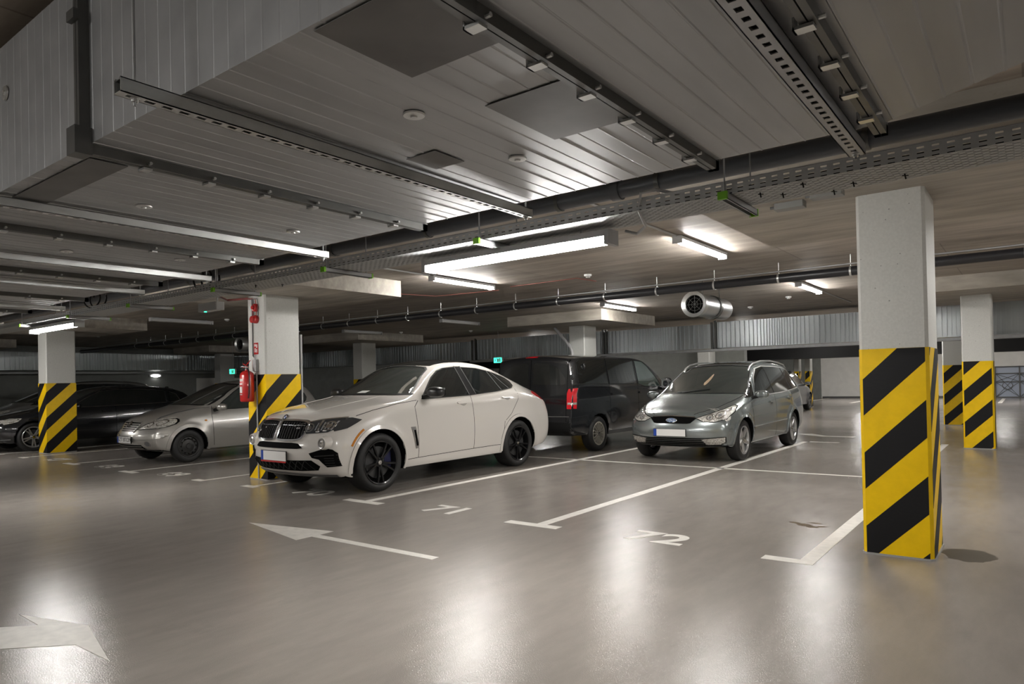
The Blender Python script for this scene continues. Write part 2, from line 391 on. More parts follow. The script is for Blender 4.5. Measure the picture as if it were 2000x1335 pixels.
# ------------------------------------------------------------------ gate in the far right corner
g = thing('metal_gate', 'dark framed metal gate with crossed bars in the far right wall', 'gate', (1.0, YF + .06, 0))
fr = MB()
for k in range(6): fr.b2((-2.55 + k * 1.02, -.03, 0), (-2.49 + k * 1.02, .03, 1.62))
for z in (0.0, .78, 1.22, 1.56): fr.b2((-2.55, -.028, z), (2.6, .028, z + .05))
fr.build('frame', M_GREY2, g)
cr = MB()
for k in range(5):
    a = -2.49 + k * 1.02; b = a + .96
    for z0, z1 in ((.05, .78), (.83, 1.22), (.05, 1.22)):
        cr.tube([(a, 0, z0), (b, 0, z1)], .012, 6); cr.tube([(a, 0, z1), (b, 0, z0)], .012, 6)
    cr.lathe([(.20, -.012), (.225, 0), (.20, .012)], 24, Matrix.Translation((a + .48, 0, .62)) @ Matrix.Rotation(PI / 2, 4, 'X'), closed=True)
cr.build('crossed_bars', M_GREY2, g)
MB().b2((-2.55, .05, 0), (2.6, .07, 1.62)).build('backing_panel', mat('pale blue panel', (.5, .56, .68), .4), g)
# ------------------------------------------------------------------ big ventilation duct overhead
DZ0, DZ1, DY0, DY1 = 2.22, 2.83, 1.02, 2.66
duct = thing('ventilation_duct', 'wide rectangular galvanised duct hanging across the top of the picture', 'duct', (-3, 1.84, DZ0))
def beaded(x0, x1, taper=0.0):
    xs = []; x = x0 + .03; xs.append((x0, 0))
    k = 0
    while x < x1 - .03:
        h = .0021 if k % 2 == 0 else -.0015
        xs += [(x - .005, 0), (x - .0015, h), (x + .0015, h), (x + .005, 0)]; x += .0785; k += 1
    xs.append((x1, 0)); return xs
def duct_section(x0, x1, far1=DY1, near1=DY0):
    mb = MB(); P = beaded(x0, x1); n = len(P); vs = []; fs = []
    for x, h in P:
        t = (x - x0) / (x1 - x0); yf = DY1 + (far1 - DY1) * t; yn = DY0 + (near1 - DY0) * t
        for (y, z) in ((yn - h * .45, DZ1), (yn - h * .45, DZ0 - h), (yf + h, DZ0 - h), (yf + h, DZ1), ): vs.append((x + 3, y - 1.84, z - DZ0))
    for i in range(n - 1):
        for k in range(4): fs.append((i * 4 + k, i * 4 + (k + 1) % 4, i * 4 + 4 + (k + 1) % 4, i * 4 + 4 + k))
    mb.add(vs, fs); o = mb.build('duct_section', M_ZINC, duct)
    return o
FL = [-27.4, -24.4, -21.4, -18.4, -15.4, -12.4, -9.9, -8.4, -6.98, -5.57, -4.16, -2.62, -1.0, -.40]
for a, b in zip(FL, FL[1:]): duct_section(a + .012, b - .012)
duct_section(-.385, 1.0, 1.72, 1.02)
def mat_section(a, b): pass
d2 = MB().b2((4.0, -.82, 0), (9.0, -.12, .61)); d2.build('duct_section', M_ZINC, duct)
for x in FL[1:]:
    X = x + 3; w = .017
    f = MB()
    for s in (-1, 1):
        xx = X + s * .011
        f.b2((xx - .009, -.82 - .034, -.034), (xx + .009, .82 + .034, 0)); f.b2((xx - .009, -.82 - .034, -.034), (xx + .009, -.82, .64)); f.b2((xx - .009, .82, -.034), (xx + .009, .82 + .034, .64))
    fo = f.build('flange', M_ZDARK, duct)
    if x > -12.5:
        for q in range(6):
            y = -.62 + q * .25
            cl = MB(); cl.b2((X - .036, y - .016, -.044), (X + .012, y + .016, -.036)); cl.b2((X - .036, y - .016, -.044), (X - .031, y + .016, -.012))
            cl.tube([(X + .018, y, -.024), (X + .036, y, -.024)], .006, 8); cl.build('clamp', M_ZINCB, fo)
        MB().b2((X - .03, -.872, .42), (X + .03, -.854, .455)).build('clamp', M_ZDARK, fo)
        MB().b2((X - .035, -.875, -.045), (X + .035, -.82, .05)).build('corner_piece', M_ZDARK, fo)
for a, b, c, d in ((-1.365, 1.035, -1.02, 1.365), (-1.335, 1.65, -1.02, 2.04), (-1.885, 1.845, -1.735, 2.01), (-3.56, 1.075, -2.75, 1.21)):
    MB().b2((a + 3, b - 1.84, -.0052), (c + 3, d - 1.84, -.0032)).build('stained_patch', M_STAIN, duct)
for x, y in ((-1.555, 1.56), (-1.56, 2.12), (-3.3, 1.52), (-3.25, 2.3), (-4.7, 1.7), (-4.5, 2.3), (-6.2, 1.8), (-6.3, 2.2)):
    q = MB().lathe([(.0, -.012), (.010, -.012), (.012, -.007), (.034, -.006), (.036, -.001)], 20, Matrix.Translation((x + 3, y - 1.84, -.0015)))
    q.build('insulation_pin', M_ZINCB, duct, 30)
for x, z in ((-3.42, 2.62), (-4.6, 2.6), (-1.7, 2.66)):
    MB().lathe([(.0, -.012), (.010, -.012), (.012, -.007), (.03, -.006), (.032, -.001)], 20, Matrix.Translation((x + 3, -.822, z - DZ0)) @ Matrix.Rotation(-PI / 2, 4, 'X')).build('insulation_pin', M_ZINCB, duct, 30)
# struts that carry the duct, each hung on two threaded rods
def strut(x, label, y0=.84, y1=2.76, z=2.166, slotted=False, w=.041, h=.041):
    t = thing('support_strut', label, 'steel strut', (x, 1.8, z), group='steel struts under the duct')
    m = MB(); a, b = y0 - 1.8, y1 - 1.8; hw = w / 2; th = .003
    m.b2((-hw, a, 0), (-hw + th, b, h)); m.b2((hw - th, a, 0), (hw, b, h))
    sl, sw = (.028, .0075) if not slotted else (.022, .009)
    m.b2((-hw, a, 0), (-sw, b, th)); m.b2((sw, a, 0), (hw, b, th))
    y = a
    while y < b - .02:
        m.b2((-sw, y, 0), (sw, min(y + (.05 - sl), b), th)); y += .05
    m.b2((-hw, a, h - th), (-hw + .008, b, h)); m.b2((hw - .008, a, h - th), (hw, b, h))
    m.build('channel', M_ZINCB if not slotted else M_ZINC, t)
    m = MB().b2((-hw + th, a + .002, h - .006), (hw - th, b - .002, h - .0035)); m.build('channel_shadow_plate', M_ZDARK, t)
    for yy in (a + .045, b - .03):
        rod = MB().tube([(0, yy, -.022), (0, yy, SLAB - z - .002)], .0045, 8).build('threaded_rod', M_ZINC, t)
        MB().lathe([(.0045, -.012), (.009, -.012), (.009, -.003), (.013, -.003), (.013, 0)], 12, Matrix.Translation((0, yy, 0))).build('nut', M_ZINCB, rod)
    return t
strut(-1.965, 'long galvanised strut under the duct, its near end jutting into view at upper left')
strut(-3.55, 'pale strut under the duct crossing from the left edge above the extinguisher')
strut(-4.95, 'second pale strut from the left edge, ending nearer the pillar')
strut(-6.02, 'third narrow strut at the left edge under the duct')
strut(-7.7, 'strut under the duct furthest to the left')
strut(-.49, 'wide strut with a row of dark slots at the upper right', y0=.95, slotted=True, w=.055, z=2.155)
# ------------------------------------------------------------------ perforated cable tray
def perf_mat(name, px, slot, prow, rowh, stag, col=(.50, .51, .51), axis='Y', off=0.0):
    m = bpy.data.materials.new(name); m.use_nodes = True; nt = m.node_tree; b = nt.nodes['Principled BSDF']
    b.inputs['Base Color'].default_value = (*col, 1); b.inputs['Metallic'].default_value = .5; b.inputs['Roughness'].default_value = .6
    tc = nt.nodes.new('ShaderNodeTexCoord'); sp = nt.nodes.new('ShaderNodeSeparateXYZ'); nt.links.new(tc.outputs['Object'], sp.inputs[0])
    v = nmath(nt, 'DIVIDE', nmath(nt, 'ADD', sp.outputs[axis], off), prow); row = nmath(nt, 'FLOOR', v); fv = nmath(nt, 'FRACT', v)
    u = nmath(nt, 'ADD', nmath(nt, 'DIVIDE', sp.outputs['X'], px), nmath(nt, 'MULTIPLY', row, stag)); fu = nmath(nt, 'FRACT', u)
    iu = nmath(nt, 'LESS_THAN', nmath(nt, 'ABSOLUTE', nmath(nt, 'SUBTRACT', fu, .5)), slot / px / 2)
    iv = nmath(nt, 'LESS_THAN', nmath(nt, 'ABSOLUTE', nmath(nt, 'SUBTRACT', fv, .5)), rowh / prow / 2)
    hole = nmath(nt, 'MULTIPLY', iu, iv)
    nt.links.new(nmath(nt, 'SUBTRACT', 1.0, hole), b.inputs['Alpha'])
    return m
M_PERF = perf_mat('perforated tray floor', .05, .03, .0205, .0075, .5, (.42, .43, .43))
M_PERFS = perf_mat('slotted tray side', .052, .026, .021, .0075, 0.0, axis='Z', off=.009)
TY0, TY1, TZ = 3.20, 3.50, 2.222
tray = thing('cable_tray', 'long perforated steel cable tray running beneath the drain pipe', 'cable tray', (0, 3.35, TZ))
TX0, TX1 = -26.5, 9.0
MB().b2((TX0, -.15, 0), (TX1, .15, .0012)).build('tray_floor', M_PERF, tray)
for y, nm in ((-.15, 'near'), (.15, 'far')):
    s = MB().b2((TX0, y - .0006, 0), (TX1, y + .0006, .06)); s.build('tray_side', M_PERFS, tray)
    s = MB().tube([(TX0, y, .061), (TX1, y, .061)], .003, 6); s.build('tray_lip', M_ZINC, tray)
def cable(name, pts, r, m, label, cat='cable', group=None):
    return tag(MB().tube(pts, r, 8).build(name, m, None, 60), label, cat, group)
# brackets with bright green end caps
def bracket(x, label):
    t = thing('tray_bracket', label, 'bracket', (x, 3.35, TZ), group='tray brackets with green end caps')
    m = MB(); m.b2((-.02, -.20, -.034), (-.017, .24, -.003)); m.b2((.017, -.20, -.034), (.02, .24, -.003)); m.b2((-.02, -.20, -.005), (.02, .24, -.0025)); m.b2((-.02, -.2, -.034), (-.011, .24, -.031)); m.b2((.011, -.2, -.034), (.02, .24, -.031))
    m.build('channel', M_ZINC, t)
    MB().b2((-.022, -.215, -.036), (.022, -.198, 0)).build('end_cap', M_GREEN, t); MB().b2((-.022, .238, -.036), (.022, .25, 0)).build('end_cap', M_GREEN, t)
    for yy in (-.18, .2): MB().tube([(0, yy, -.02), (0, yy, SLAB - TZ - .002)], .0045, 8).build('threaded_rod', M_ZINC, t)
    return t
for x, l in ((-1.13, 'bracket with a green cap near the right end of the visible tray'), (-2.63, 'bracket with a green cap above the bright tube lamp'), (-4.09, 'bracket with a green cap above the concrete drop panel'), (-5.6, 'bracket under the tray left of the extinguisher pillar'),
             (-7.2, 'bracket half way along the left run of the tray'), (-8.7, 'bracket at the right end of the left tube lamp'), (-10.2, 'green capped bracket at the left end of the left tube lamp'), (.4, 'tray bracket off the right edge')): bracket(x, l)
# drain pipe with clamps
pipe = thing('drain_pipe', 'thick grey plastic drain pipe between the duct and the cable tray', 'pipe', (0, 3.74, 2.515))
MB().tube([(-26.5, 0, 0), (10, 0, 0)], .052, 20).build('pipe_run', M_PIPE, pipe, 60)
for x in (-.62, -1.72, -2.42, -3.6, -4.7, -5.9, -7.1, -8.4, -9.7):
    MB().lathe([(.056, -.014), (.060, -.014), (.060, .014), (.056, .014)], 20, Matrix.Translation((x, 0, 0)) @ Matrix.Rotation(PI / 2, 4, 'Y'), closed=True).tube([(x, 0, .06), (x, 0, SLAB - 2.517)], .004, 6).build('clamp', M_ZDARK, pipe, 40)
for x in (-2.0, -6.6):
    MB().lathe([(.053, -.03), (.062, -.03), (.062, .03), (.053, .03)], 20, Matrix.Translation((x, 0, 0)) @ Matrix.Rotation(PI / 2, 4, 'Y'), closed=True).build('coupling', M_PIPE, pipe, 40)
# black pipe further back
bp = thing('sprinkler_main_pipe', 'black pipe hung on clips across the ceiling behind the front row', 'pipe', (0, 10, 2.735))
MB().tube([(-26.5, 0, 0), (10, 0, 0)], .062, 18).build('pipe_run', M_BPIPE, bp, 60)
MB().tube([(-26.5, -.02, .095), (10, -.02, .095)], .012, 8).build('conduit', M_ZINC, bp, 60)
for k in range(26):
    x = .9 - k * .93
    m = MB().lathe([(.064, -.012), (.069, -.012), (.069, .012), (.064, .012)], 16, Matrix.Translation((x, 0, 0)) @ Matrix.Rotation(PI / 2, 4, 'Y'), closed=True)
    m.tube([(x, 0, .065), (x, 0, SLAB - 2.735)], .006, 6); m.build('clip', M_ZINCB, bp, 40)
# ------------------------------------------------------------------ tube lamps
LAMPS = []
def batten(x, y, z, rz, lit, label, L=1.42, ceiling=True):
    t = thing('tube_lamp', label, 'lamp', (x, y, z), rz, 'lit tube lamps' if lit else 'unlit tube lamps')
    W = .042
    m = MB().cbox((-L / 2, -W - .012, .043), (L / 2, W + .012, .078), .004); m.build('housing', M_GREYP, t)
    n = 9; P = [(W * .97 * math.cos(PI + PI * k / n), .045 + .045 * math.sin(PI + PI * k / n)) for k in range(n + 1)]
    vs = []; L2 = L / 2 - .02
    for s in (-L2, L2): vs += [(s, p[0], p[1]) for p in P]
    fs = [(i, i + 1, n + 2 + i, n + 1 + i) for i in range(n)] + [tuple(range(n + 1)), tuple(range(n + 1, 2 * n + 2)), (0, n, 2 * n + 1, n + 1)]
    MB().add(vs, fs).build('diffuser', M_GLOW if lit else M_DIFF, t, 60)
    for s in (-1, 1): MB().cbox((s * (L / 2 - .02), -W - .014, -.003), (s * (L / 2 + .015), W + .014, .08), .003).build('end_cap', M_GREYP, t)
    if ceiling:
        for s in (-.4, .4): MB().b2((s * L - .012, -.02, .078), (s * L + .012, .02, SLAB - z)).build('mount', M_GREYP, t)
    else:
        for s in (-.36, .36): MB().tube([(s * L, 0, .078), (s * L, 0, TZ - z)], .004, 6).b2((s * L - .02, -.012, .078), (s * L + .02, .012, .084)).build('hanger', M_ZINC, t)
    return t
LZ = 2.872; H90 = PI / 2
batten(-3.13, 7.95, LZ, H90, True, 'lit ceiling tube lamp above bay 72, nearest the right pillar')
batten(-7.02, 8.05, LZ, H90, True, 'lit ceiling tube lamp touching the left end of the tray lamp in view')
batten(-3.13, 12.95, LZ, H90, True, 'lit ceiling tube lamp just left of the nearest pillar')
batten(-7.02, 13.1, LZ, H90, True, 'lit ceiling tube lamp above the black van')
batten(-15.5, 7.95, LZ, H90, False, 'unlit ceiling tube left of the extinguisher pillar')
batten(-11.65, 13.2, LZ, H90, False, 'unlit ceiling tube above the white coupe roof, under the black pipe')
batten(-15.65, 13.4, LZ, H90, False, 'unlit ceiling tube right of the extinguisher pillar, deep in the dark')
batten(-2.57, 3.40, 2.115, 0, True, 'brightest tube lamp hung under the cable tray at centre', ceiling=False)
batten(-9.62, 3.34, 2.115, 0, True, 'lit tube lamp under the tray at far left above the striped pillar', ceiling=False)
batten(-16.7, 3.34, 2.115, 0, True, 'tube lamp under the tray off the left edge', ceiling=False)
batten(4.5, 3.40, 2.115, 0, True, 'tube lamp under the tray off the right edge', ceiling=False)
for x, y in ((-3.1, 20.9), (-7.0, 21.0), (-3.1, 26.5), (-7.4, 27.0), (-2.5, 33), (-7, 38.5), (-4.5, 38.5), (1.5, 38.5), (3.2, 26.5), (3.0, 12.9), (-14.5, 20.9), (-1, 36), (-5.5, 36)):  # unseen tubes added to light the far wall, slim posts and rear cars
    batten(x, y, LZ, H90, True, 'unseen ceiling tube added in the far rows at x %d y %d' % (x, y) if 0 else 'unseen ceiling tube added to light the far bays')
for x, y in ((-4.0, -3.4), (2.0, -3.4), (-11.0, -3.4), (-18.0, -3.4), (-24.0, -3.4)):  # unseen tubes added behind the camera as fill for front and left bays
    batten(x, y, LZ, 0, True, 'unseen ceiling tube added behind the camera over the opposite bays')
for x in (.9, 4.75): batten(x, 7.95, LZ, H90, True, 'unseen ceiling tube added over the front bays off the right edge')  # tubes added out of frame to brighten the slab and pillar at right
# smoke detectors and small ceiling fixtures
def detector(x, y, label, r=.055):
    t = thing('smoke_detector', label, 'smoke detector', (x, y, SLAB), group='ceiling smoke detectors')
    MB().lathe([(.0, -.05), (r * .55, -.048), (r * .7, -.03), (r, -.026), (r * 1.05, 0)], 20).build('housing', M_WHITE, t, 40)
    MB().lathe([(r * .72, -.036), (r * .76, -.036), (r * .76, -.028), (r * .72, -.028)], 20, closed=True).build('vent_ring', M_GREY2, t, 40)
for x, y, l in ((-5.33, 8.98, 'white smoke detector right of the bright tube lamp'), (-3.88, 14.4, 'white smoke detector right of the silver fan'), (-5.1, 15.8, 'white smoke detector just below and right of the fan'), (-15.4, 14.7, 'smoke detector in the dark right of the extinguisher pillar'),
                (-14.9, 8.7, 'smoke detector beside the unlit tube at left'), (-21.6, 8.6, 'smoke detector above the silver hatchback roof'), (-13.7, 16.0, 'smoke detector left of the far green sign')): detector(x, y, l)
# jet fan
def jetfan(x, y, z, label, L=1.5, r=.175):
    t = thing('jet_fan', label, 'fan', (x, y, z), group='ceiling jet fans')
    Mx = Matrix.Rotation(-PI / 2, 4, 'X')
    body = MB().lathe([(r, .16), (r + .004, .2), (r + .004, L * .52), (r, L * .53)], 40, Mx); body.build('casing', mat('brushed aluminium', (.62, .63, .64), .3, .95), t, 40)
    MB().lathe([(r, L * .62), (r + .004, L * .63), (r + .004, L - .05), (r - .02, L)], 40, Mx).build('rear_casing', MATS['brushed aluminium'], t, 40)
    MB().lathe([(r - .012, L * .5), (r - .012, L * .64)], 40, Mx).build('motor_section', M_GREY2, t, 40)
    MB().lathe([(r + .025, 0), (r + .03, .015), (r + .005, .17), (r - .02, .17), (r - .03, .03)], 40, Mx, closed=True).build('inlet_cone', M_ZINCB, t, 40)
    MB().lathe([(0, .10), (r - .01, .10), (r - .01, .15), (0, .15)], 40, Mx).build('dark_interior', M_DARKGAP, t)
    gm = MB()
    for rr in (.05, .1, .15): gm.lathe([(rr - .002, .05), (rr + .002, .05), (rr + .002, .055), (rr - .002, .055)], 28, Mx, closed=True)
    for k in range(8):
        a = 2 * PI * k / 8; gm.tube([(0, .05, 0), (r * math.cos(a), .05, r * math.sin(a))], .003, 5)
    gm.build('grille', M_ZDARK, t)
    h = MB()
    for yy in (L * .57,):
        h.lathe([(r + .004, L * .54), (r + .02, L * .54), (r + .02, L * .60), (r + .004, L * .60)], 40, Mx, closed=True)
        for s in (-.14, .14): h.tube([(s, yy, .12), (s, yy, SLAB - z)], .006, 6)
    h.build('hanger', M_ZDARK, t, 40)
jetfan(-4.17, 10.20, 2.505, 'silver cylindrical jet fan hanging near the centre of the ceiling', L=1.3)
jetfan(-16.95, 10.22, 2.52, 'dim jet fan seen left of the extinguisher pillar', L=1.3)
# ------------------------------------------------------------------ ducts on the far side
def ribbed(name, a, b, axis, label, m, rib=.115, h=.035):
    # a long duct with vertical ribs along one axis: a=(x0,y0,z0) b=(x1,y1,z1)
    t = MB(); x0, y0, z0 = a; x1, y1, z1 = b
    t.b2(a, b)
    L = (x1 - x0) if axis == 'X' else (y1 - y0); k = 0.06
    while k < L:
        if axis == 'X': t.b2((x0 + k, y0 - h, z0 + .01), (x0 + k + .02, y0 + .001, z1 - .01))
        else: t.b2((x1 - .001, y0 + k, z0 + .01), (x1 + h, y0 + k + .02, z1 - .01))
        k += rib * (1 + .35 * math.sin(k * 3.1))
    o = t.build(name, m); tag(o, label, 'duct')
    for e in ((x0, x1) if axis == 'X' else (y0, y1)):
        if axis == 'X': MB().b2((e - .03, y0 - .06, z0 - .04), (e + .03, y0 - .013, z1 + .04)).b2((e - .03, y0 - .06, z0 - .05), (e + .03, y1 + .03, z0 - .001)).build('flange', M_ZDARK, o)
        else: MB().b2((x1 + .013, e - .03, z0 - .04), (x1 + .06, e + .03, z1 + .04)).b2((x0, e - .03, z0 - .05), (x1 + .06, e + .03, z0 - .001)).build('flange', M_ZDARK, o)
    return o
M_ZFAR = mat('far duct zinc', (.46, .49, .50), .33, .85, noise=(1.1, .3, (1, 1, .2)))
ribbed('wall_duct', (-14.75, 17.5, 2.12), (-9.9, 18.1, 2.78), 'X', 'ribbed zinc duct section above the white coupe roof', M_ZFAR)
ribbed('wall_duct', (-9.8, 17.5, 2.12), (-6.65, 18.1, 2.76), 'X', 'ribbed zinc duct section above the black van', M_ZFAR, .1)
ribbed('wall_duct', (-6.55, 17.48, 2.12), (2.5, 18.1, 2.80), 'X', 'bright ribbed zinc duct section left and right of the nearest pillar', M_ZFAR, .09)
ribbed('wall_duct', (-26.9, 17.5, 2.12), (-14.9, 18.1, 2.74), 'X', 'dim ribbed duct section behind the grey pillar', M_ZFAR)
ribbed('wall_duct', (X0, 3.0, 2.10), (-27.0, 17.0, 2.72), 'Y', 'ribbed zinc duct along the dark left wall', M_ZFAR, .13)
tag(MB().b2((-14.8, 17.2, 2.03), (2.4, 17.45, 2.09)).build('ledge_tray', M_ZINC), 'shallow cable tray under the far ribbed duct', 'cable tray')
tag(MB().b2((-26.98, 3.0, 1.97), (-26.75, 17.0, 2.03)).build('ledge_tray', M_ZINC), 'shallow cable tray under the duct on the left wall', 'cable tray')
tag(MB().b2((-12.0, 29.5, 2.05), (9.0, 30.3, 2.958)).build('dark_duct', M_BLACKP), 'black beam-like duct above the white far wall', 'duct')
tag(MB().b2((-24.0, 24.5, 2.0), (-14.6, 25.3, 2.958)).build('dark_duct', M_BLACKP), 'unlit duct in the gloom behind the left pillars', 'duct')
tag(MB().tube([(-9.60, 14.49, 2.70), (-9.48, 14.49, 2.55), (-9.26, 14.49, 2.32), (-9.14, 14.49, 2.18), (-9.10, 14.49, 2.06), (-9.09, 14.49, 1.0)], .042, 12).build('bent_pipe', M_GREYP, None, 60), 'grey pipe bending down beside the white pillar behind the van', 'pipe')
struct('wall_partition', MB().b2((-14.5, 24.0, 0), (-8.0, 24.3, 2.96)), M_WALLG, 'grey partition wall behind the van and people carrier')
struct('wall_partition_low', MB().b2((-22.0, 27.0, 0), (-14.5, 27.3, 2.0)), M_WALLW, 'pale partition wall glimpsed above the white coupe roof')
# exit signs
def exitsign(x, y, z, label, rz=0):
    t = thing('exit_sign', label, 'exit sign', (x, y, z), rz, 'green exit signs')
    MB().cbox((-.17, -.03, -.09), (.17, .03, .09), .006).build('box', M_WHITE, t)
    MB().b2((-.16, -.034, -.08), (.16, -.0302, .08)).build('face', M_EXIT, t)
    r = MB(); r.b2((-.02, -.036, -.06), (.04, -.0345, .05)); r.b2((.06, -.036, -.06), (.11, -.0345, .06)); r.lathe([(0, 0), (.016, 0), (.016, .002), (0, .002)], 12, Matrix.Translation((-.05, -.0345, .045)) @ Matrix.Rotation(PI / 2, 4, 'X'))
    r.add([(-.13, -.036, 0), (-.08, -.036, .03), (-.08, -.036, -.03)], [(0, 1, 2)]); r.build('pictogram', M_WHITE, t)
    MB().tube([(0, 0, .09), (0, 0, SLAB - z)], .006, 6).build('hanger', M_GREYP, t)
exitsign(-13.43, 17.0, 2.05, 'green exit sign glowing above the tail of the white coupe')
exitsign(-21.95, 13.0, 1.92, 'green exit sign above the silver hatchback at left')
e = thing('emergency_light', 'pale emergency light with a green glow left of the extinguisher pillar', 'lamp', (-6.45, 3.60, 2.17))
MB().cbox((-.17, -.045, -.05), (.17, .045, .03), .008).build('box', M_GREYP, e); MB().lathe([(0, -.058), (.012, -.058), (.014, -.05)], 10, Matrix.Translation((-.07, -.02, 0))).build('indicator', M_EXIT, e)
MB().tube([(.12, 0, .03), (.12, 0, SLAB - 2.172)], .006, 6).build('hanger', M_ZINC, e)
# cables round the tray
cable('power_cable', [(-1.78, 3.42, 2.18), (-1.70, 3.40, 2.15), (-1.62, 3.34, 2.17), (-1.60, 3.22, 2.23), (-1.56, 3.17, 2.30), (-1.5, 3.2, 2.315), (-1.35, 3.3, 2.27)], .008, M_GREYP, 'grey cable curling from the bright tube lamp over the tray edge')
cable('cable_coil', [(-5.9 + .12 * math.cos(a / 3), 3.16 + .012 * a / 3, 2.33 + .09 * math.sin(a / 3)) for a in range(0, 40)], .009, M_BLACKP, 'black cable coiled on the tray left of the extinguisher pillar')
cable('cable_coil', [(-8.2 + .17 * math.cos(a / 3), 3.16 + .01 * a / 3, 2.36 + .09 * math.sin(a / 3)) for a in range(0, 40)], .008, M_BLACKP, 'loop of black cable over the tray further left')
for k in range(8):
    cable('tray_cable', [(-26, 3.225 + k * .0355, 2.2385), (8.5, 3.225 + k * .0355, 2.2385)], .0145, M_BLACKP, 'black cable lying in the tray among seven like it', 'cable', 'cables lying in the tray')
tz = MB()
for x, y in ((-.80, 3.24), (-.62, 3.38), (-.92, 3.36), (-.42, 3.40), (-.72, 3.47), (-1.0, 3.28), (-5.2, 3.3), (-5.0, 3.42)):
    tz.tube([(x, y, 2.222), (x + .004, y, 2.198)], .0035, 6)
    tz.tube([(x - .01, y, 2.216), (x + .014, y + .006, 2.213)], .002, 5)
tag(tz.build('cable_tie', M_BLACKP), 'black cable tie ends poking through the tray floor', 'cable tie', kind='stuff')
# red conduits on the underside of the slab
M_RCON = mat('red conduit', (.20, .07, .055), .5)
cable('red_conduit', [(-6.9, 9.1, 2.945), (-5.6, 9.1, 2.945), (-5.55, 9.6, 2.945)], .008, M_RCON, 'thin red conduit on the ceiling right of the corner lamp')
cable('red_conduit', [(-9.0, 7.9, 2.945), (-8.6, 9.1, 2.945), (-7.3, 9.3, 2.945)], .008, M_RCON, 'thin red conduit on the ceiling left of the corner lamp')
cable('ceiling_conduit', [(-3.13, 3.9, 2.945), (-3.13, 7.2, 2.945)], .012, M_GREYP, 'grey conduit running to the ceiling lamp above bay 72')
cable('ceiling_conduit', [(-7.02, 6.0, 2.945), (-7.02, 7.3, 2.945)], .012, M_GREYP, 'grey conduit running to the corner ceiling lamp')
cable('ceiling_conduit', [(-3.13, 13.7, 2.945), (-3.13, 16.5, 2.945)], .012, M_GREYP, 'grey conduit beyond the lamp left of the nearest pillar')
for x, y, l in ((-1.48, 5.60, 'shallow grey junction box on the ceiling beside the tray, left one'), (-1.17, 5.42, 'shallow grey junction box on the ceiling just left of the nearest pillar')):
    t = thing('junction_box', l, 'junction box', (x, y, CAPZ)); MB().cbox((-.11, -.05, -.05), (.11, .05, 0), .006).build('box', mat('grey box plastic', (.22, .22, .21), .5), t); MB().tube([(-.15, 0, -.02), (-.11, 0, -.02)], .012, 8).build('cable_gland', M_GREY2, t)
# ------------------------------------------------------------------ things fixed to the extinguisher pillar (front face y=5.78)
FY = 5.78 - .001
def PX(u): return -9.25 + u      # u metres from the pillar's left edge
x = thing('fire_extinguisher', 'red fire extinguisher hung on the front of the striped pillar', 'fire extinguisher', (PX(.10), FY - .14, 1.15))
MB().lathe([(.0, 0), (.085, .0), (.097, .012), (.10, .03), (.10, .38), (.088, .42), (.055, .445), (.026, .455), (.024, .47), (0, .47)], 28).build('cylinder', M_RED, x, 40)
MB().lathe([(.02, .47), (.026, .475), (.026, .50), (.012, .51), (0, .51)], 16).b2((-.012, -.10, .505), (.012, .03, .517)).build('valve', M_CHROME, x, 40)
v = MB(); v.tube([(-.10, 0, .56), (-.02, 0, .53), (.09, 0, .60)], .007, 6); v.tube([(-.10, 0, .50), (.02, 0, .515)], .006, 6); v.build('handle', M_RED, x)
MB().tube([(.02, -.01, .49), (.08, -.02, .45), (.112, -.03, .33), (.112, -.04, .12), (.108, -.05, .05)], .009, 8).build('hose', M_BLACKP, x, 60)
lb = MB()
for z, h, a0, a1 in ((.30, .035, -2.3, -1.2), (.25, .02, -2.2, -1.25), (.13, .09, -2.2, -1.3), (.10, .012, -2.2, -1.3)):
    n = 8
    for k in range(n):
        a = a0 + (a1 - a0) * k / n; b = a0 + (a1 - a0) * (k + 1) / n; r = .1008
        lb.add([(r * math.cos(a), r * math.sin(a), z), (r * math.cos(b), r * math.sin(b), z), (r * math.cos(b), r * math.sin(b), z + h), (r * math.cos(a), r * math.sin(a), z + h)], [(0, 1, 2, 3)])
lb.build('label', M_WHITE, x)
MB().b2((-.03, .10, .30), (.03, .139, .34)).build('wall_bracket', M_BLACKP, x)
s = thing('fire_sign', 'small red square sign with a white extinguisher symbol on the striped pillar', 'sign', (PX(.13), FY, 1.93))
MB().b2((-.055, -.004, -.085), (.055, 0, .085)).build('plate', M_RED, s)
ic = MB(); ic.lathe([(0, -.035), (.014, -.035), (.014, .02), (.006, .03), (0, .03)], 12, Matrix.Translation((-.02, -.005, -.02)) @ Matrix.Scale(.1, 4, (0, 1, 0))); ic.b2((.008, -.0055, -.06), (.03, -.0045, -.01)); ic.b2((-.04, -.0055, .03), (.0, -.0045, .065)); ic.b2((.008, -.0055, .01), (.036, -.0045, .06)); ic.build('symbol', M_WHITE, s)
def sounder(z, label, dx, two=False):
    t = thing('alarm_sounder', label, 'alarm sounder', (PX(dx), FY, z), group='red alarm sounders')
    Mr = Matrix.Rotation(PI / 2, 4, 'X')
    MB().lathe([(.062, 0), (.062, .03), (.052, .045), (.03, .05), (.026, .075), (0, .08)], 24, Mr).build('body', M_RED, t, 35)
    if two: MB().lathe([(.05, 0), (.05, .05), (.03, .065), (0, .07)], 20, Matrix.Translation((-.06, 0, 0)) @ Mr).build('strobe', M_RED, t, 35)
sounder(2.53, 'red round alarm sounder, upper of the two on the striped pillar', .15)
sounder(2.36, 'red double alarm sounder, lower of the two on the striped pillar', .155, True)
b = thing('switch_box', 'small grey box on the striped pillar above the extinguisher', 'switch box', (PX(.14), FY, 1.68))
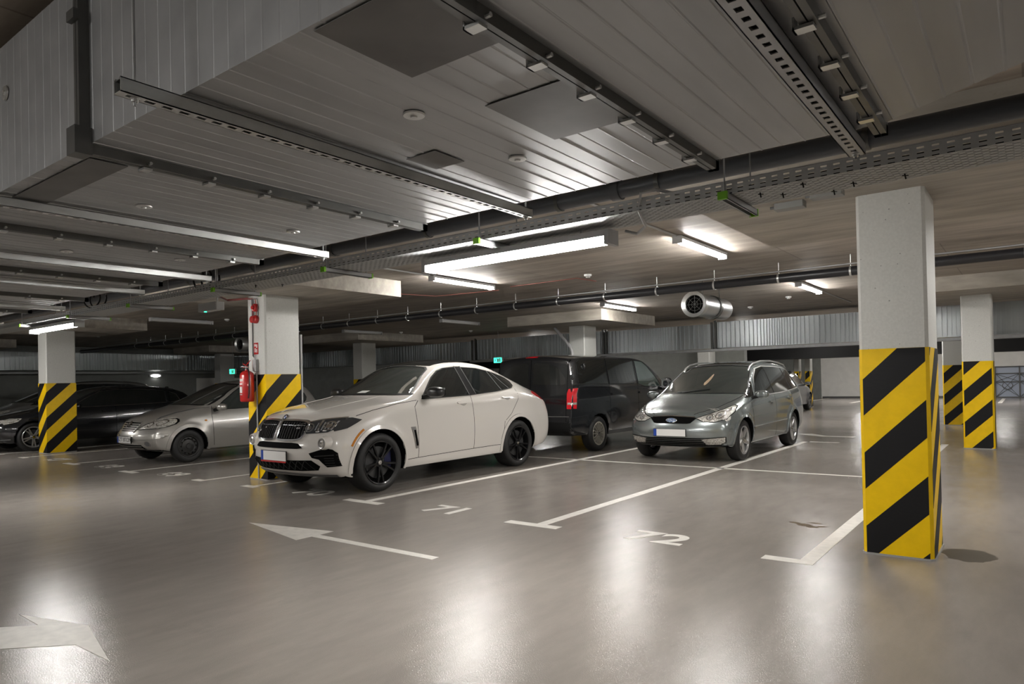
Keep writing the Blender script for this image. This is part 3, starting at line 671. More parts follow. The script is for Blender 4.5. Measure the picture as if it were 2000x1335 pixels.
MB().cbox((-.045, -.05, -.085), (.045, 0, .085), .006).build('box', M_GREYP, b); MB().tube([(-.02, -.02, .085), (-.02, -.02, .13), (.01, -.02, .15)], .008, 6).build('cable_gland', M_GREYP, b)
tag(MB().b2((PX(.02), FY - .002, 1.64), (PX(.075), FY, 1.76)).build('red_sticker', mat('orange sticker', (.55, .10, .02), .5)), 'small orange sticker left of the grey box on the pillar', 'sticker')
cable('pillar_conduit', [(PX(.065), FY - .015, 2.68), (PX(.065), FY - .015, 1.82), (PX(.10), FY - .015, 1.80)], .008, M_GREY2, 'dark conduit down the front of the striped pillar')
cable('pillar_conduit', [(PX(.155), FY - .015, 1.6), (PX(.16), FY - .015, .02)], .012, M_GREYP, 'grey conduit from the switch box to the floor')
cable('pillar_conduit', [(-8.90, 6.40, 2.15), (-8.90, 6.40, .02)], .018, M_GREYP, 'grey conduit down the back corner of the striped pillar')
for k in range(4):
    cable('red_cable', [(-7.6 - .03 * k, 4.1, 2.55), (PX(-.2), FY - .25, 2.66 - .006 * k), (PX(.0 + .03 * k), FY - .05, 2.685 - .01 * k), (PX(.06 + .045 * k), FY - .015, 2.66), (PX(.07 + .05 * k), FY - .015, 2.56), (PX(.08 + .045 * k), FY - .015, 2.40)], .005, M_RED if k % 2 == 0 else M_GREY2, 'thin alarm cables fanning down to the red sounders', 'cable', 'alarm cables on the striped pillar')
# ------------------------------------------------------------------ cars (local frame: x forward, y left, z up; origin on the ground mid wheelbase)
FC = [0, .36, .68, .90, 1.0]
def car_surface(S):
    xs = S['xs']; N = len(xs) - 1; J = len(FC) - 1; K = 4
    def zlev(x):
        z0 = lerpc(S['bot'], x); z3 = lerpc(S['belt'], x); z4 = lerpc(S['edge'], x); z1 = S.get('z1', .42)
        return [z0, z1, z1 + (z3 - z1) * .58, z3, z4, lerpc(S['top'], x)]
    def wlev(x):
        w = lerpc(S['w'], x); w4 = lerpc(S['ew'], x)
        return [w * .93, w * .985, w, w * S.get('w3', .945), w4]
    def pos(i, k, j):
        x = xs[i]; Z = zlev(x); W = wlev(x); f = FC[j]
        z = Z[k] if k < K else Z[5] - (Z[5] - Z[4]) * f ** 2.2
        y = W[k] * f
        if i == N: s, c = S['nose'][k]; x = s + (c - s) * (1 - f ** 2.4)
        elif i == 0: s, c = S['tail'][k]; x = s + (c - s) * (1 - f ** 2.4)
        elif k == K and 'bow' in S: x += lerpc(S['bow'], x) * (1 - f ** 2)
        return (x, y, z)
    bm = bmesh.new(); V = {}
    def vert(i, k, j, s):
        if j == 0: s = 1
        key = (i, k, j, s)
        if key not in V:
            p = pos(i, k, j); V[key] = bm.verts.new((p[0], p[1] * s, p[2]))
        return V[key]
    cl = bm.edges.layers.float.new('crease_edge')
    for s in (1, -1):
        def face(*a):
            vs = [vert(*q, s) for q in a]
            if s < 0: vs = vs[::-1]
            bm.faces.new(vs)
        for i in range(N):
            for k in range(K): face((i, k, J), (i, k + 1, J), (i + 1, k + 1, J), (i + 1, k, J))
            for j in range(J):
                face((i, K, j), (i + 1, K, j), (i + 1, K, j + 1), (i, K, j + 1))
                face((i, 0, j), (i, 0, j + 1), (i + 1, 0, j + 1), (i + 1, 0, j))
        for k in range(K):
            for j in range(J):
                face((N, k, j), (N, k, j + 1), (N, k + 1, j + 1), (N, k + 1, j))
                face((0, k, j), (0, k + 1, j), (0, k + 1, j + 1), (0, k, j + 1))
    bmesh.ops.recalc_face_normals(bm, faces=bm.faces)
    cr = S.get('crease', {3: .35, 4: .35, 0: .5})
    for s in (1, -1):
        for i in range(N):
            for k, c in cr.items():
                e = bm.edges.get((V[(i, k, J, s)], V[(i + 1, k, J, s)]))
                if e: e[cl] = c
        for i, c in ((0, S.get('tcrease', 0)), (N, S.get('ncrease', 0))):      # vertical corner edges
            for k in range(K):
                e = bm.edges.get((V[(i, k, J, s)], V[(i, k + 1, J, s)]))
                if e and c: e[cl] = c
        for i, c in S.get('xcrease', {}).items():      # across the top
            for j in range(J):
                a = V[(i, K, j, s if j else 1)]; b = V[(i, K, j + 1, s)]
                e = bm.edges.get((a, b))
                if e: e[cl] = c
    me = bpy.data.meshes.new('cage'); bm.to_mesh(me); bm.free()
    return me
def evaluated(o, name):
    dg = bpy.context.evaluated_depsgraph_get(); dg.update()
    return bpy.data.meshes.new_from_object(o.evaluated_get(dg))
class Car:
    def __init__(s, S, label, loc, rz, paint, low=False, name='car', cat='car'):
        s.S = S; s.root = thing(name, label, cat, (0, 0, 0), 0)
        me = car_surface(S); t = bpy.data.objects.new('tmp', me); COL.objects.link(t)
        md = t.modifiers.new('s', 'SUBSURF'); md.levels = 2 if low else 3; md.render_levels = md.levels
        full = evaluated(t, 'full'); t.modifiers.clear()
        # swell the fenders gently round the wheel arches
        for v in full.vertices:
            if abs(v.co.y) > .6:
                for ax in S['axles']:
                    d = math.hypot(v.co.x - ax, v.co.z - S['r'])
                    Ra = S['arch']
                    if d < Ra + .16: v.co.y += math.copysign(S.get('flare', .018) * math.exp(-((d - Ra) / .07) ** 2), v.co.y)
        t.data = full
        s.bvh = BVHTree.FromPolygons([v.co.copy() for v in full.vertices], [tuple(p.vertices) for p in full.polygons])
        cm = MB()
        for ax in S['axles']:
            for sg in (1, -1):
                cm.lathe([(S['arch'], 0), (S['arch'], .62)], 48, Matrix.Translation((ax, sg * (S['inner']), S['r'] + S.get('archdz', 0))) @ Matrix.Rotation(-sg * PI / 2, 4, 'X'), caps=True)
        cut = cm.build('cut', M_DARKGAP)
        bo = t.modifiers.new('b', 'BOOLEAN'); bo.object = cut; bo.operation = 'DIFFERENCE'; bo.solver = 'EXACT'
        body = evaluated(t, 'body')
        bpy.data.objects.remove(cut); bpy.data.objects.remove(t)
        body.materials.clear(); body.materials.append(paint); body.materials.append(M_DARKGAP)
        for p in body.polygons:
            c = p.center; mi = 0
            for ax in S['axles']:
                d = math.hypot(c.x - ax, c.z - S['r'] - S.get('archdz', 0))
                if d < S['arch'] + .006 and abs(c.y) > S['inner'] - .02 and (abs(abs(c.y) - S['inner']) < .004 or abs(d - S['arch']) < .012): mi = 1
            if c.z < lerpc(S['bot'], c.x) + .03 and p.normal.z < -.6: mi = 1
            p.material_index = mi
        body.polygons.foreach_set('use_smooth', [True] * len(body.polygons)); body.set_sharp_from_angle(angle=math.radians(38))
        s.body = bpy.data.objects.new('body', body); COL.objects.link(s.body); s.body.parent = s.root
        s.paint = paint; s.loc = loc; s.rz = rz
    def done(s):
        s.root.location = s.loc; s.root.rotation_euler = (0, 0, s.rz); return s.root
    VW = {'L': (lambda a, b: Vector((a, 2.5, b)), Vector((0, -1, 0))), 'R': (lambda a, b: Vector((a, -2.5, b)), Vector((0, 1, 0))),
          'F': (lambda a, b: Vector((5, a, b)), Vector((-1, 0, 0))), 'B': (lambda a, b: Vector((-5, a, b)), Vector((1, 0, 0))),
          'T': (lambda a, b: Vector((a, b, 4)), Vector((0, 0, -1)))}
    def hit(s, a, b, view, off):
        o, d = s.VW[view][0](a, b), s.VW[view][1]
        h, n, i, t = s.bvh.ray_cast(o, d)
        if h is None: h, n, i, t = s.bvh.find_nearest(o + d * (2.5 if view in 'LR' else 3)); 
        if n.dot(d) > 0: n = -n
        return h + n * off
    def patch(s, name, P, view, m, off=.005, parent=None, res=.045, depth=.012, label=None, sm=0):
        if sm: P = smooth_poly(P, sm)
        bm = bmesh.new(); vs = [bm.verts.new((p[0], p[1], 0)) for p in P]; bm.faces.new(vs)
        for ax in (0, 1):
            lo = min(p[ax] for p in P); hi = max(p[ax] for p in P); q = math.floor(lo / res) * res + res
            while q < hi:
                co = [0, 0, 0]; co[ax] = q + 1e-4; no = [0, 0, 0]; no[ax] = 1
                bmesh.ops.bisect_plane(bm, geom=bm.verts[:] + bm.edges[:] + bm.faces[:], plane_co=co, plane_no=no); q += res
        bmesh.ops.triangulate(bm, faces=[f for f in bm.faces if len(f.verts) > 4])
        d = s.VW[view][1]
        for v in bm.verts: v.co = s.hit(v.co.x, v.co.y, view, off)
        be = [e for e in bm.edges if len(e.link_faces) == 1]
        r = bmesh.ops.extrude_edge_only(bm, edges=be)
        for v in [g for g in r['geom'] if isinstance(g, bmesh.types.BMVert)]: v.co += d * depth
        bmesh.ops.recalc_face_normals(bm, faces=bm.faces)
        me = bpy.data.meshes.new(name); bm.to_mesh(me); bm.free(); me.materials.append(m)
        # recalc on an open shell may flip: make the outer faces look against the ray
        tot = sum(p.normal.dot(d) * p.area for p in me.polygons)
        if tot > 0: me.flip_normals()
        me.polygons.foreach_set('use_smooth', [True] * len(me.polygons)); me.set_sharp_from_angle(angle=math.radians(40))
        o = bpy.data.objects.new(name, me); COL.objects.link(o); o.parent = parent or s.root
        if label: o['label'] = label
        return o
    def strip(s, name, path, w, view, m, off=.003, parent=None, closed=False, depth=.008, step=.04, label=None, wfun=None):
        Q = [Vector((p[0], p[1])) for p in path]
        if closed: Q.append(Q[0])
        R = []
        for a, b in zip(Q, Q[1:]):
            n = max(1, int((b - a).length / step))
            for k in range(n): R.append(a + (b - a) * k / n)
        if not closed: R.append(Q[-1])
        n = len(R); A = []; B = []
        for i in range(n):
            p0 = R[(i - 1) % n] if closed or i > 0 else R[i]; p1 = R[(i + 1) % n] if closed or i < n - 1 else R[i]
            t = (p1 - p0); t = t.normalized() if t.length else Vector((1, 0)); nn = Vector((-t.y, t.x)) * w / 2
            A.append(R[i] + nn); B.append(R[i] - nn)
        d = s.VW[view][1]; vs = []; fs = []
        for a, b in zip(A, B):
            pa, pb = s.hit(a.x, a.y, view, off), s.hit(b.x, b.y, view, off); vs += [pa + d * depth, pa, pb, pb + d * depth]
        for i in range(n if closed else n - 1):
            j = (i + 1) % n
            for k in range(3): fs.append((i * 4 + k, i * 4 + k + 1, j * 4 + k + 1, j * 4 + k))
        o = MB().add(vs, fs).build(name, m, parent or s.root, 50)
        tot = sum(p.normal.dot(d) * p.area for p in o.data.polygons)
        if tot > 0: o.data.flip_normals()
        if label: o['label'] = label
        return o
    def both(s, fn):
        for v, sg in (('L', 1), ('R', -1)): fn(v, sg)
def smooth_poly(P, n=4):
    out = []; L = len(P)
    for i in range(L):
        p0, p1, p2, p3 = (Vector((P[(i + k) % L][0], P[(i + k) % L][1])) for k in (-1, 0, 1, 2))
        for k in range(n):
            t = k / n; out.append(tuple(.5 * ((2 * p1) + (-p0 + p2) * t + (2 * p0 - 5 * p1 + 4 * p2 - p3) * t * t + (-p0 + 3 * p1 - 3 * p2 + p3) * t ** 3)))
    return out
def rounded(x0, z0, x1, z1, r=.02, n=4):
    P = []
    for cx, cz, a in ((x1 - r, z1 - r, 0), (x0 + r, z1 - r, PI / 2), (x0 + r, z0 + r, PI), (x1 - r, z0 + r, 3 * PI / 2)):
        for k in range(n + 1): P.append((cx + r * math.cos(a + PI / 2 * k / n), cz + r * math.sin(a + PI / 2 * k / n)))
    return P
def wheel(car, ax, side, r, yo, tw, rr, style, mrim, label=None):
    # yo = |y| of the tyre's outer face; built with local +z pointing outward
    t = MB(); hw = tw
    prof = [(rr, -hw + .01), (rr + .02, -hw + .0), (r - .03, -hw + .004), (r - .006, -hw + .03), (r, -hw + .05)]
    prof += [(r, -.05), (r - .006, -.03), (r - .022, -.008), (r - .05, -.001), (rr + .028, -.002), (rr + .012, -.012), (rr, -.02)]
    M = Matrix.Translation((ax, side * yo, r)) @ Matrix.Rotation(-side * PI / 2, 4, 'X')
    t.lathe(prof, 56, M, closed=True)
    for q in range(3):
        g = -hw + .06 + q * (hw - .11) / 2
        t.lathe([(r + .0005, g), (r + .0005, g + .006)], 56, M, closed=False) if 0 else None
    w = t.build('wheel', M_RUBBER, car.root, 40)
    rm = MB(); rm.lathe([(rr + .012, -.012), (rr + .004, -.004), (rr - .012, -.012), (rr - .02, -.04), (rr - .03, -hw + .03)], 56, M)
    rm.lathe([(.0, -.095), (rr - .03, -.10), (rr - .03, -.102), (0, -.103)], 40, M, 1)
    hub = MB()
    if style[0] == 'spoke':
        n, pair, w0, w1, y0, y1 = style[1:]
        for k in range(n):
            for s2 in ((-1, 1) if pair else (0,)):
                a0 = 2 * PI * k / n + PI / 2; d0 = s2 * pair * .35; d1 = s2 * pair
                vs = []
                for (rad, da, ww, zz, th) in ((.04, d0 * 1.3, w0, y0, .035), ((rr) * .5, (d0 + d1) / 2 * .8, (w0 + w1) / 2, (y0 + y1) / 2 + .006, .03), (rr - .008, d1 * .62, w1, y1, .022)):
                    a = a0 + da; c = Vector((math.cos(a), math.sin(a), 0)); p = Vector((-math.sin(a), math.cos(a), 0))
                    b = c * rad
                    vs += [b - p * ww / 2 + Vector((0, 0, zz - th)), b - p * ww / 2 * .7 + Vector((0, 0, zz)), b + p * ww / 2 * .7 + Vector((0, 0, zz)), b + p * ww / 2 + Vector((0, 0, zz - th))]
                fs = []
                for i in range(2):
                    for q in range(4): fs.append((i * 4 + q, i * 4 + (q + 1) % 4, i * 4 + 4 + (q + 1) % 4, i * 4 + 4 + q))
                rm.add([M @ v for v in vs], fs)
        rm.lathe([(.062, y0 - .05), (.060, y0 - .004), (.045, y0), (0, y0 + .001)], 24, M)
        for k in range(5):
            a = 2 * PI * k / 5 + .3; rm.lathe([(.009, y0 - .01), (.009, y0 + .003), (0, y0 + .003)], 8, M @ Matrix.Translation((.046 * math.cos(a), .046 * math.sin(a), 0)), 1)
        hub.lathe([(.030, y0 + .001), (.028, y0 + .006), (0, y0 + .007)], 20, M)
    elif style[0] == 'steel':
        rm.lathe([(0, -.03), (.05, -.03), (.075, -.045), (rr * .62, -.05), (rr * .72, -.03), (rr * .86, -.035), (rr - .015, -.06)], 40, M)
        for k in range(12):
            a = 2 * PI * k / 12; rm.lathe([(0, 0), (.014, 0), (.014, -.004)], 10, M @ Matrix.Translation((rr * .74 * math.cos(a), rr * .74 * math.sin(a), -.0265)), 1)
        hub.lathe([(.05, -.028), (.045, -.018), (0, -.016)], 20, M)
    ro = rm.build('rim', [mrim, M_DARKGAP], w, 35)
    hub.build('hub_cap', style[-1] if not isinstance(style[-1], (int, float, str)) else M_CHROME, w, 40) if 0 else hub.build('hub_cap', M_CHROME if style[0] == 'spoke' else mrim, w, 40)
    dk = MB().lathe([(.05, -.075), (rr * .74, -.075), (rr * .74, -.09), (.05, -.09)], 36, M, closed=True); dk.build('brake_disc', mat('worn iron', (.06, .06, .06), .5, .5), w, 40)
    return w
def wheels(car, style, mrim, tw=.24, yo=None):
    S = car.S
    for ax in S['axles']:
        for sg in (1, -1): wheel(car, ax, sg, S['r'], yo or S['yo'], tw, S['rr'], style, mrim)
def ellip(car, name, c, d, m, parent=None, sq=.75, rot=None, n=14, label=None):
    bm = bmesh.new(); bmesh.ops.create_uvsphere(bm, u_segments=n * 2, v_segments=n, radius=1)
    for v in bm.verts:
        q = [math.copysign(abs(a) ** sq, a) for a in v.co]; p = Vector((q[0] * d[0], q[1] * d[1], q[2] * d[2]))
        if rot: p = rot @ p
        v.co = p + Vector(c)
    me = bpy.data.meshes.new(name); bm.to_mesh(me); bm.free(); me.materials.append(m)
    me.polygons.foreach_set('use_smooth', [True] * len(me.polygons))
    o = bpy.data.objects.new(name, me); COL.objects.link(o); o.parent = parent or car.root
    if label: o['label'] = label
    return o
def mirrors(car, x, y, z, d, m, mfoot):
    for sg in (1, -1):
        o = ellip(car, 'wing_mirror', (x, sg * y, z), d, m)
        MB().tube([(x + .05, sg * (y - d[1] - .06), z - d[2] * .9), (x + .01, sg * (y - .04), z - d[2] * .55)], [.03, .026], 10).build('mirror_foot', mfoot, o, 60)
        MB().add([(x - d[0] * .93, sg * (y + d[1] * q[0] * .78), z + d[2] * q[1] * .78) for q in ((-1, -1), (1, -1), (1, 1), (-1, 1))], [(0, 1, 2, 3)]).build('mirror_glass', M_CHROME, o)
def numberplate(car, y0, y1, z0, z1, x, view='F', text=None, red=False, tilt=0):
    xs = 1 if view == 'F' else -1
    t = MB().b2((x, y0, z0), (x + xs * .012, y1, z1)); o = t.build('number_plate', M_PLATE, car.root)
    MB().b2((x - xs * .005, y0 - .006, z0 - .006), (x + xs * .009, y1 + .006, z1 + .006)).build('plate_frame', M_BLACKP, o)
    # blue band on the reader's left
    b0 = y0 if view == 'F' else y1
    s2 = 1 if view == 'F' else -1
    MB().b2((x + xs * .0121, b0, z0), (x + xs * .0135, b0 + s2 * .05, z1)).build('blue_band', M_BLUE, o)
    if red: MB().b2((x + xs * .010, y0, z0 - .022), (x + xs * .0135, y1, z0 - .004)).build('red_strip', M_RED, o)
    if text:
        M = Matrix(((0, 0, xs, x + xs * .0136), (xs, 0, 0, (y0 + y1) / 2 + s2 * .025), (0, 1, 0, (z0 + z1) / 2), (0, 0, 0, 1)))
        text_mesh('plate_characters', text, (z1 - z0) * .95, M_BLACKP, o, M)
    return o
def roundel(car, c, r, view_M, parent=None):
    M = Matrix.Translation(c) @ view_M
    b = MB().lathe([(r, 0), (r, .006), (r * .95, .009), (0, .009)], 28, M).build('badge', M_BLACKP, parent or car.root, 30)
    q = MB()
    for k in range(4):
        P = [(0, 0)] + [(r * .62 * math.cos(PI / 2 * k + PI / 2 * i / 6), r * .62 * math.sin(PI / 2 * k + PI / 2 * i / 6)) for i in range(7)]
        q.add([M @ Vector((p[0], p[1], .0100)) for p in P], [tuple(range(8))], k % 2)
    q.build('badge_quarters', [MATS.get('badge white') or mat('badge white', (.7, .7, .7), .3), MATS.get('badge blue') or mat('badge blue', (.02, .1, .4), .3)], b)
    MB().lathe([(r, .004), (r * 1.06, .004), (r * 1.06, .010), (r, .010)], 28, M, closed=True).build('badge_rim', M_CHROME, b, 40)
    return b
# ------------------------------------------------------------------ white coupe SUV
P_WHITE = mat('pearl white paint', (.66, .63, .59), .22, 0, coat=1.0, spec=.5)
X6 = dict(
 xs=[-2.44, -2.32, -2.12, -1.85, -1.47, -1.1, -.7, -.25, .14, .5, .80, 1.10, 1.47, 1.80, 2.02],
 top=[(-2.5, 1.20), (-2.32, 1.245), (-2.12, 1.31), (-1.85, 1.415), (-1.45, 1.555), (-1.0, 1.69), (-.5, 1.745), (-.1, 1.73), (.14, 1.66), (.95, 1.235), (1.10, 1.205), (1.47, 1.165), (1.9, 1.075), (2.1, .975)],
 edge=[(-2.5, 1.14), (-2.3, 1.20), (-2.0, 1.31), (-1.47, 1.50), (-1.04, 1.63), (-.4, 1.68), (.0, 1.64), (.14, 1.59), (.55, 1.30), (.80, 1.155), (1.10, 1.125), (1.47, 1.09), (1.85, 1.02), (2.1, .925)],
 belt=[(-2.5, .98), (-2.2, 1.06), (-1.6, 1.16), (-1.3, 1.17), (-.4, 1.10), (.6, 1.07), (1.0, 1.03), (1.47, .97), (1.85, .86), (2.1, .76)],
 ew=[(-2.5, .66), (-2.1, .60), (-1.45, .575), (-.4, .635), (.14, .65), (.55, .77), (.85, .86), (1.10, .87), (1.47, .84), (1.85, .77), (2.1, .66)],
 w=[(-2.5, .87), (-2.3, .93), (-2.1, .965), (-1.6, .985), (-1, .965), (.5, .958), (1.2, .975), (1.6, .985), (1.85, .95), (2.1, .87)],
 bot=[(-2.5, .34), (-2.0, .27), (-1.0, .25), (1.2, .25), (1.8, .225), (2.1, .205)], bow=[(.4, 0), (.8, .15), (1.1, .04), (1.47, 0)],
 nose=[(1.98, 2.22), (2.08, 2.37), (2.10, 2.375), (2.06, 2.30), (2.03, 2.21)], tail=[(-2.36, -2.48), (-2.46, -2.60), (-2.47, -2.61), (-2.42, -2.55), (-2.40, -2.50)],
 axles=(1.4665, -1.4665), r=.372, arch=.425, inner=.62, yo=.965, rr=.272, flare=.022, archdz=.0, w3=.94, crease={3: .45, 4: .3, 0: .5})
xc = Car(X6, 'white coupe-shaped SUV with black wheels parked nose out beside the extinguisher pillar', (-7.55, 7.37, 0), -PI / 2, P_WHITE)
M_BRIM = mat('gloss black alloy', (.014, .014, .015), .28, .5, coat=.2)
wheels(xc, ('spoke', 5, .30, .034, .030, -.030, -.014), M_BRIM, tw=.30)
for sg in (1, -1):
    c = MB().box((1.30, sg * .87, .40), (.11, .05, .20)); c.build('brake_caliper', mat('blue caliper', (.012, .014, .06), .35, .3), xc.root)
def x6side(v, sg):
    p = xc.patch('side_glass', [(.62, 1.145), (.30, 1.155), (-.38, 1.175), (-1.0, 1.215), (-1.47, 1.262), (-1.585, 1.30), (-1.60, 1.36), (-1.52, 1.42), (-1.17, 1.515), (-.78, 1.575), (-.29, 1.595), (-.02, 1.575), (.12, 1.535), (.28, 1.44)], v, M_GLASS, .003, label='dark tinted side glass')
    xc.strip('window_trim', [(.62, 1.145), (.30, 1.155), (-.38, 1.175), (-1.0, 1.215), (-1.47, 1.262), (-1.585, 1.30), (-1.60, 1.36), (-1.52, 1.42), (-1.17, 1.515), (-.78, 1.575), (-.29, 1.595), (-.02, 1.575), (.12, 1.535), (.28, 1.44)], .014, v, M_BLACKP, .006, p, closed=True)
    for a, b in (((-.27, 1.61), (-.37, 1.18)), ((-.40, 1.61), (-.52, 1.185)), ((-1.03, 1.545), (-1.16, 1.235)), ((-1.13, 1.53), (-1.38, 1.255))):
        xc.strip('pillar_trim', [a, b], .013, v, M_GREY2, .0075, p, label='thin grey window divider')
    xc.patch('centre_pillar', [(-.28, 1.605), (-.39, 1.605), (-.51, 1.19), (-.375, 1.185)], v, M_BLACKP, .0055, p)
    g = M_DARKGAP
    xc.strip('door_seam', [(.70, 1.13), (.80, 1.05), (.80, .90), (.775, .37)], .007, v, g, .0012, label='front door gap')
    xc.strip('door_seam', [(-.385, 1.165), (-.375, .38)], .007, v, g, .0012, label='gap between the doors')
    xc.strip('door_seam', [(-1.56, 1.25), (-1.50, 1.08), (-1.28, .86), (-1.10, .74), (-1.04, .52), (-1.03, .39)], .006, v, g, .0012, label='rear door gap')
    xc.strip('sill_seam', [(.99, .36), (.775, .365), (-.37, .385), (-1.03, .39)], .007, v, g, .0012)
    xc.strip('bonnet_seam', [(.72, 1.135), (1.1, 1.10), (1.5, 1.035), (1.75, .975)], .006, v, g, .0012)
    for hx, hz in ((-.19, 1.065), (-1.23, 1.115)):
        h = xc.patch('door_handle', smooth_poly([(hx + .12, hz + .012), (hx - .12, hz + .024), (hx - .125, hz - .004), (hx + .115, hz - .016)], 3), v, P_WHITE, .028, depth=.024, res=.03)
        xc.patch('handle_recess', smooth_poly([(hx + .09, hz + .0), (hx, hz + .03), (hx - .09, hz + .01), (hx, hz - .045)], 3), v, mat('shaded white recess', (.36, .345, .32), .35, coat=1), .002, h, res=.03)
    xc.patch('fender_vent', [(.925, .785), (.845, .79), (.785, .50), (.84, .495)], v, mat('satin silver', (.45, .44, .44), .28, .9), .009)
    xc.patch('vent_slot', [(.88, .74), (.85, .745), (.80, .53), (.835, .53)], v, M_DARKGAP, .0115)
    n = 26; A = []; 
    for k in range(n + 1):
        a = -.20 + (PI + .46) * k / n; A.append((a))
    for ax in X6['axles']:
        for k in (0,):
            path = [(ax + .447 * math.cos(a), .372 + .447 * math.sin(a)) for a in A]
            xc.strip('arch_lip', path, .044, v, P_WHITE, .012, depth=.02)
            path = [(ax + .472 * math.cos(a), .372 + .472 * math.sin(a)) for a in A[3:-3]]
            xc.strip('arch_seam', path, .004, v, mat('soft shadow gap', (.10, .095, .09), .6), .0015)
    xc.strip('side_marker', [(1.4665 + .50 * math.cos(a), .372 + .50 * math.sin(a)) for a in (.50, .62, .74, .86, .98, 1.05)], .022, v, M_AMBER, .006, label='amber side marker')
    # head lamp wraps round the corner: front part and side part
    hp = xc.patch('headlamp', [(sg * .255, .865), (sg * .40, .90), (sg * .60, .945), (sg * .76, .962), (sg * .86, .93), (sg * .84, .85), (sg * .74, .79), (sg * .50, .775), (sg * .26, .78)], 'F', M_LENSD, .008, label='dark swept headlamp', res=.025)
    xc.patch('headlamp_wing', [(2.06, .94), (1.95, .955), (1.80, .955), (1.70, .925), (1.80, .88), (1.92, .83), (2.06, .80)], v, M_LENSD, .0075, res=.025)
    xc.strip('lamp_edge', [(sg * .255, .862), (sg * .40, .897), (sg * .60, .942), (sg * .80, .962)], .012, 'F', M_REFL, .0105, hp)
    for yy, zz, rr in ((.50, .845, .05), (.72, .865, .052)):
        xc.strip('light_ring', [(sg * yy + rr * math.cos(q * PI / 10), zz + rr * .9 * math.sin(q * PI / 10)) for q in range(20)], .012, 'F', M_REFL, .011, hp, closed=True)
        xc.patch('projector', [(sg * yy + rr * .55 * math.cos(q * PI / 8), zz + rr * .5 * math.sin(q * PI / 8)) for q in range(16)], 'F', M_REFL, .0108, hp, res=.02)
    for q in range(6):
        xc.strip('light_bar', [(sg * (.585 + .036 * q), .815), (sg * (.59 + .036 * q), .90 + .004 * q)], .012, 'F', mat('lamp inner silver', (.42, .43, .45), .3, .5), .0105, hp, depth=.003)
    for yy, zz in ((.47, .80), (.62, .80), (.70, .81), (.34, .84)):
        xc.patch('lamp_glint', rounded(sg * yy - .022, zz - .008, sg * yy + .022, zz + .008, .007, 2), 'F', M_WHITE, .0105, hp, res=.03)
    xc.patch('lamp_divider', [(sg * .60, .80), (sg * .625, .80), (sg * .635, .93), (sg * .61, .93)], 'F', M_REFL, .0106, hp)
    # kidney grille
    y0, y1 = (.032, .455)
    K = [(sg * y0, .90), (sg * (y0 + .03), .925), (sg * .25, .93), (sg * .43, .915), (sg * .475, .87), (sg * .475, .80), (sg * .43, .715), (sg * .30, .695), (sg * (y0 + .03), .70), (sg * y0, .74)]
    if sg < 0: K = K[::-1]
    kg = xc.patch('kidney_grille', smooth_poly(K, 3), 'F', M_DARKGAP, .010, depth=.03, label='black slatted kidney grille')
    xc.strip('grille_frame', smooth_poly(K, 3), .020, 'F', M_CHROME, .022, kg, closed=True, depth=.025, label='bright chrome frame')
    for q in range(9):
        yy = y0 + .045 + q * .044
        xc.strip('slat', [(sg * yy, .715), (sg * yy, .905)], .009, 'F', mat('matt black slat', (.01, .01, .01), .75), .018, kg, depth=.012)
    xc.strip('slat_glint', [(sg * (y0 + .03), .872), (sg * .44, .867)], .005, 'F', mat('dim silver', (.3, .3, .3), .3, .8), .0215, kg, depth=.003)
    # side intakes, fog lamps
    I = [(sg * .565, .545), (sg * .76, .605), (sg * .83, .59), (sg * .868, .545), (sg * .868, .385), (sg * .745, .375), (sg * .68, .47), (sg * .60, .49)]
    xc.patch('side_intake', I if sg > 0 else I[::-1], 'F', M_DARKGAP, .008, label='black side air intake', res=.025)
    for q in range(4):
        xc.strip('intake_mesh', [(sg * .74, .40 + .028 * q), (sg * .87, .40 + .028 * q)], .005, 'F', M_MESH, .0095, depth=.004)
    xc.strip('intake_bar', [(sg * .63, .51), (sg * .87, .525)], .010, 'F', M_MESH, .010, depth=.004)
    fp = xc.hit(sg * .735, .665, 'F', 0)
    MB().lathe([(.095, -.08), (.088, -.01), (.072, .032), (.066, .034)], 28, Matrix.Translation(fp) @ Matrix.Rotation(PI / 2, 4, 'Y')).build('fog_shroud', P_WHITE, xc.root, 50)
    Mf = Matrix.Translation(fp + Vector((.004, 0, 0))) @ Matrix.Rotation(PI / 2, 4, 'Y')
    f = MB().lathe([(.064, 0), (.066, .03), (.058, .038), (.050, .034), (.046, .02), (0, .02)], 28, Mf).build('fog_lamp', MATS['satin silver'], xc.root, 40)
    MB().lathe([(.045, .021), (.03, .033), (0, .036)], 20, Mf).build('fog_lens', M_LENS, f, 50)
    MB().lathe([(.016, .034), (.012, .040), (0, .041)], 14, Mf).build('fog_bulb', M_REFL, f, 50)
    lp = xc.patch('tail_lamp', [(-2.10, 1.16), (-2.30, 1.19), (-2.50, 1.16), (-2.56, 1.06), (-2.42, 1.02), (-2.22, 1.06)], v, M_REDL, .006, sm=2)
xc.both(x6side)
xc.patch('windscreen', [(-.76, 1.225), (-.69, 1.33), (-.60, 1.46), (-.545, 1.55), (-.48, 1.585), (-.25, 1.61), (0, 1.617), (.25, 1.61), (.48, 1.585), (.545, 1.55), (.60, 1.46), (.69, 1.33), (.76, 1.225), (.5, 1.232), (0, 1.236), (-.5, 1.232)], 'F', M_GLASS2, .003, label='windscreen with dim cabin behind')
xc.strip('windscreen_trim', [(-.765, 1.222), (-.69, 1.335), (-.60, 1.465), (-.55, 1.556), (-.48, 1.59), (-.25, 1.618), (0, 1.625), (.25, 1.618), (.48, 1.59), (.55, 1.556), (.60, 1.465), (.69, 1.335), (.765, 1.222)], .016, 'F', M_BLACKP, .0045)
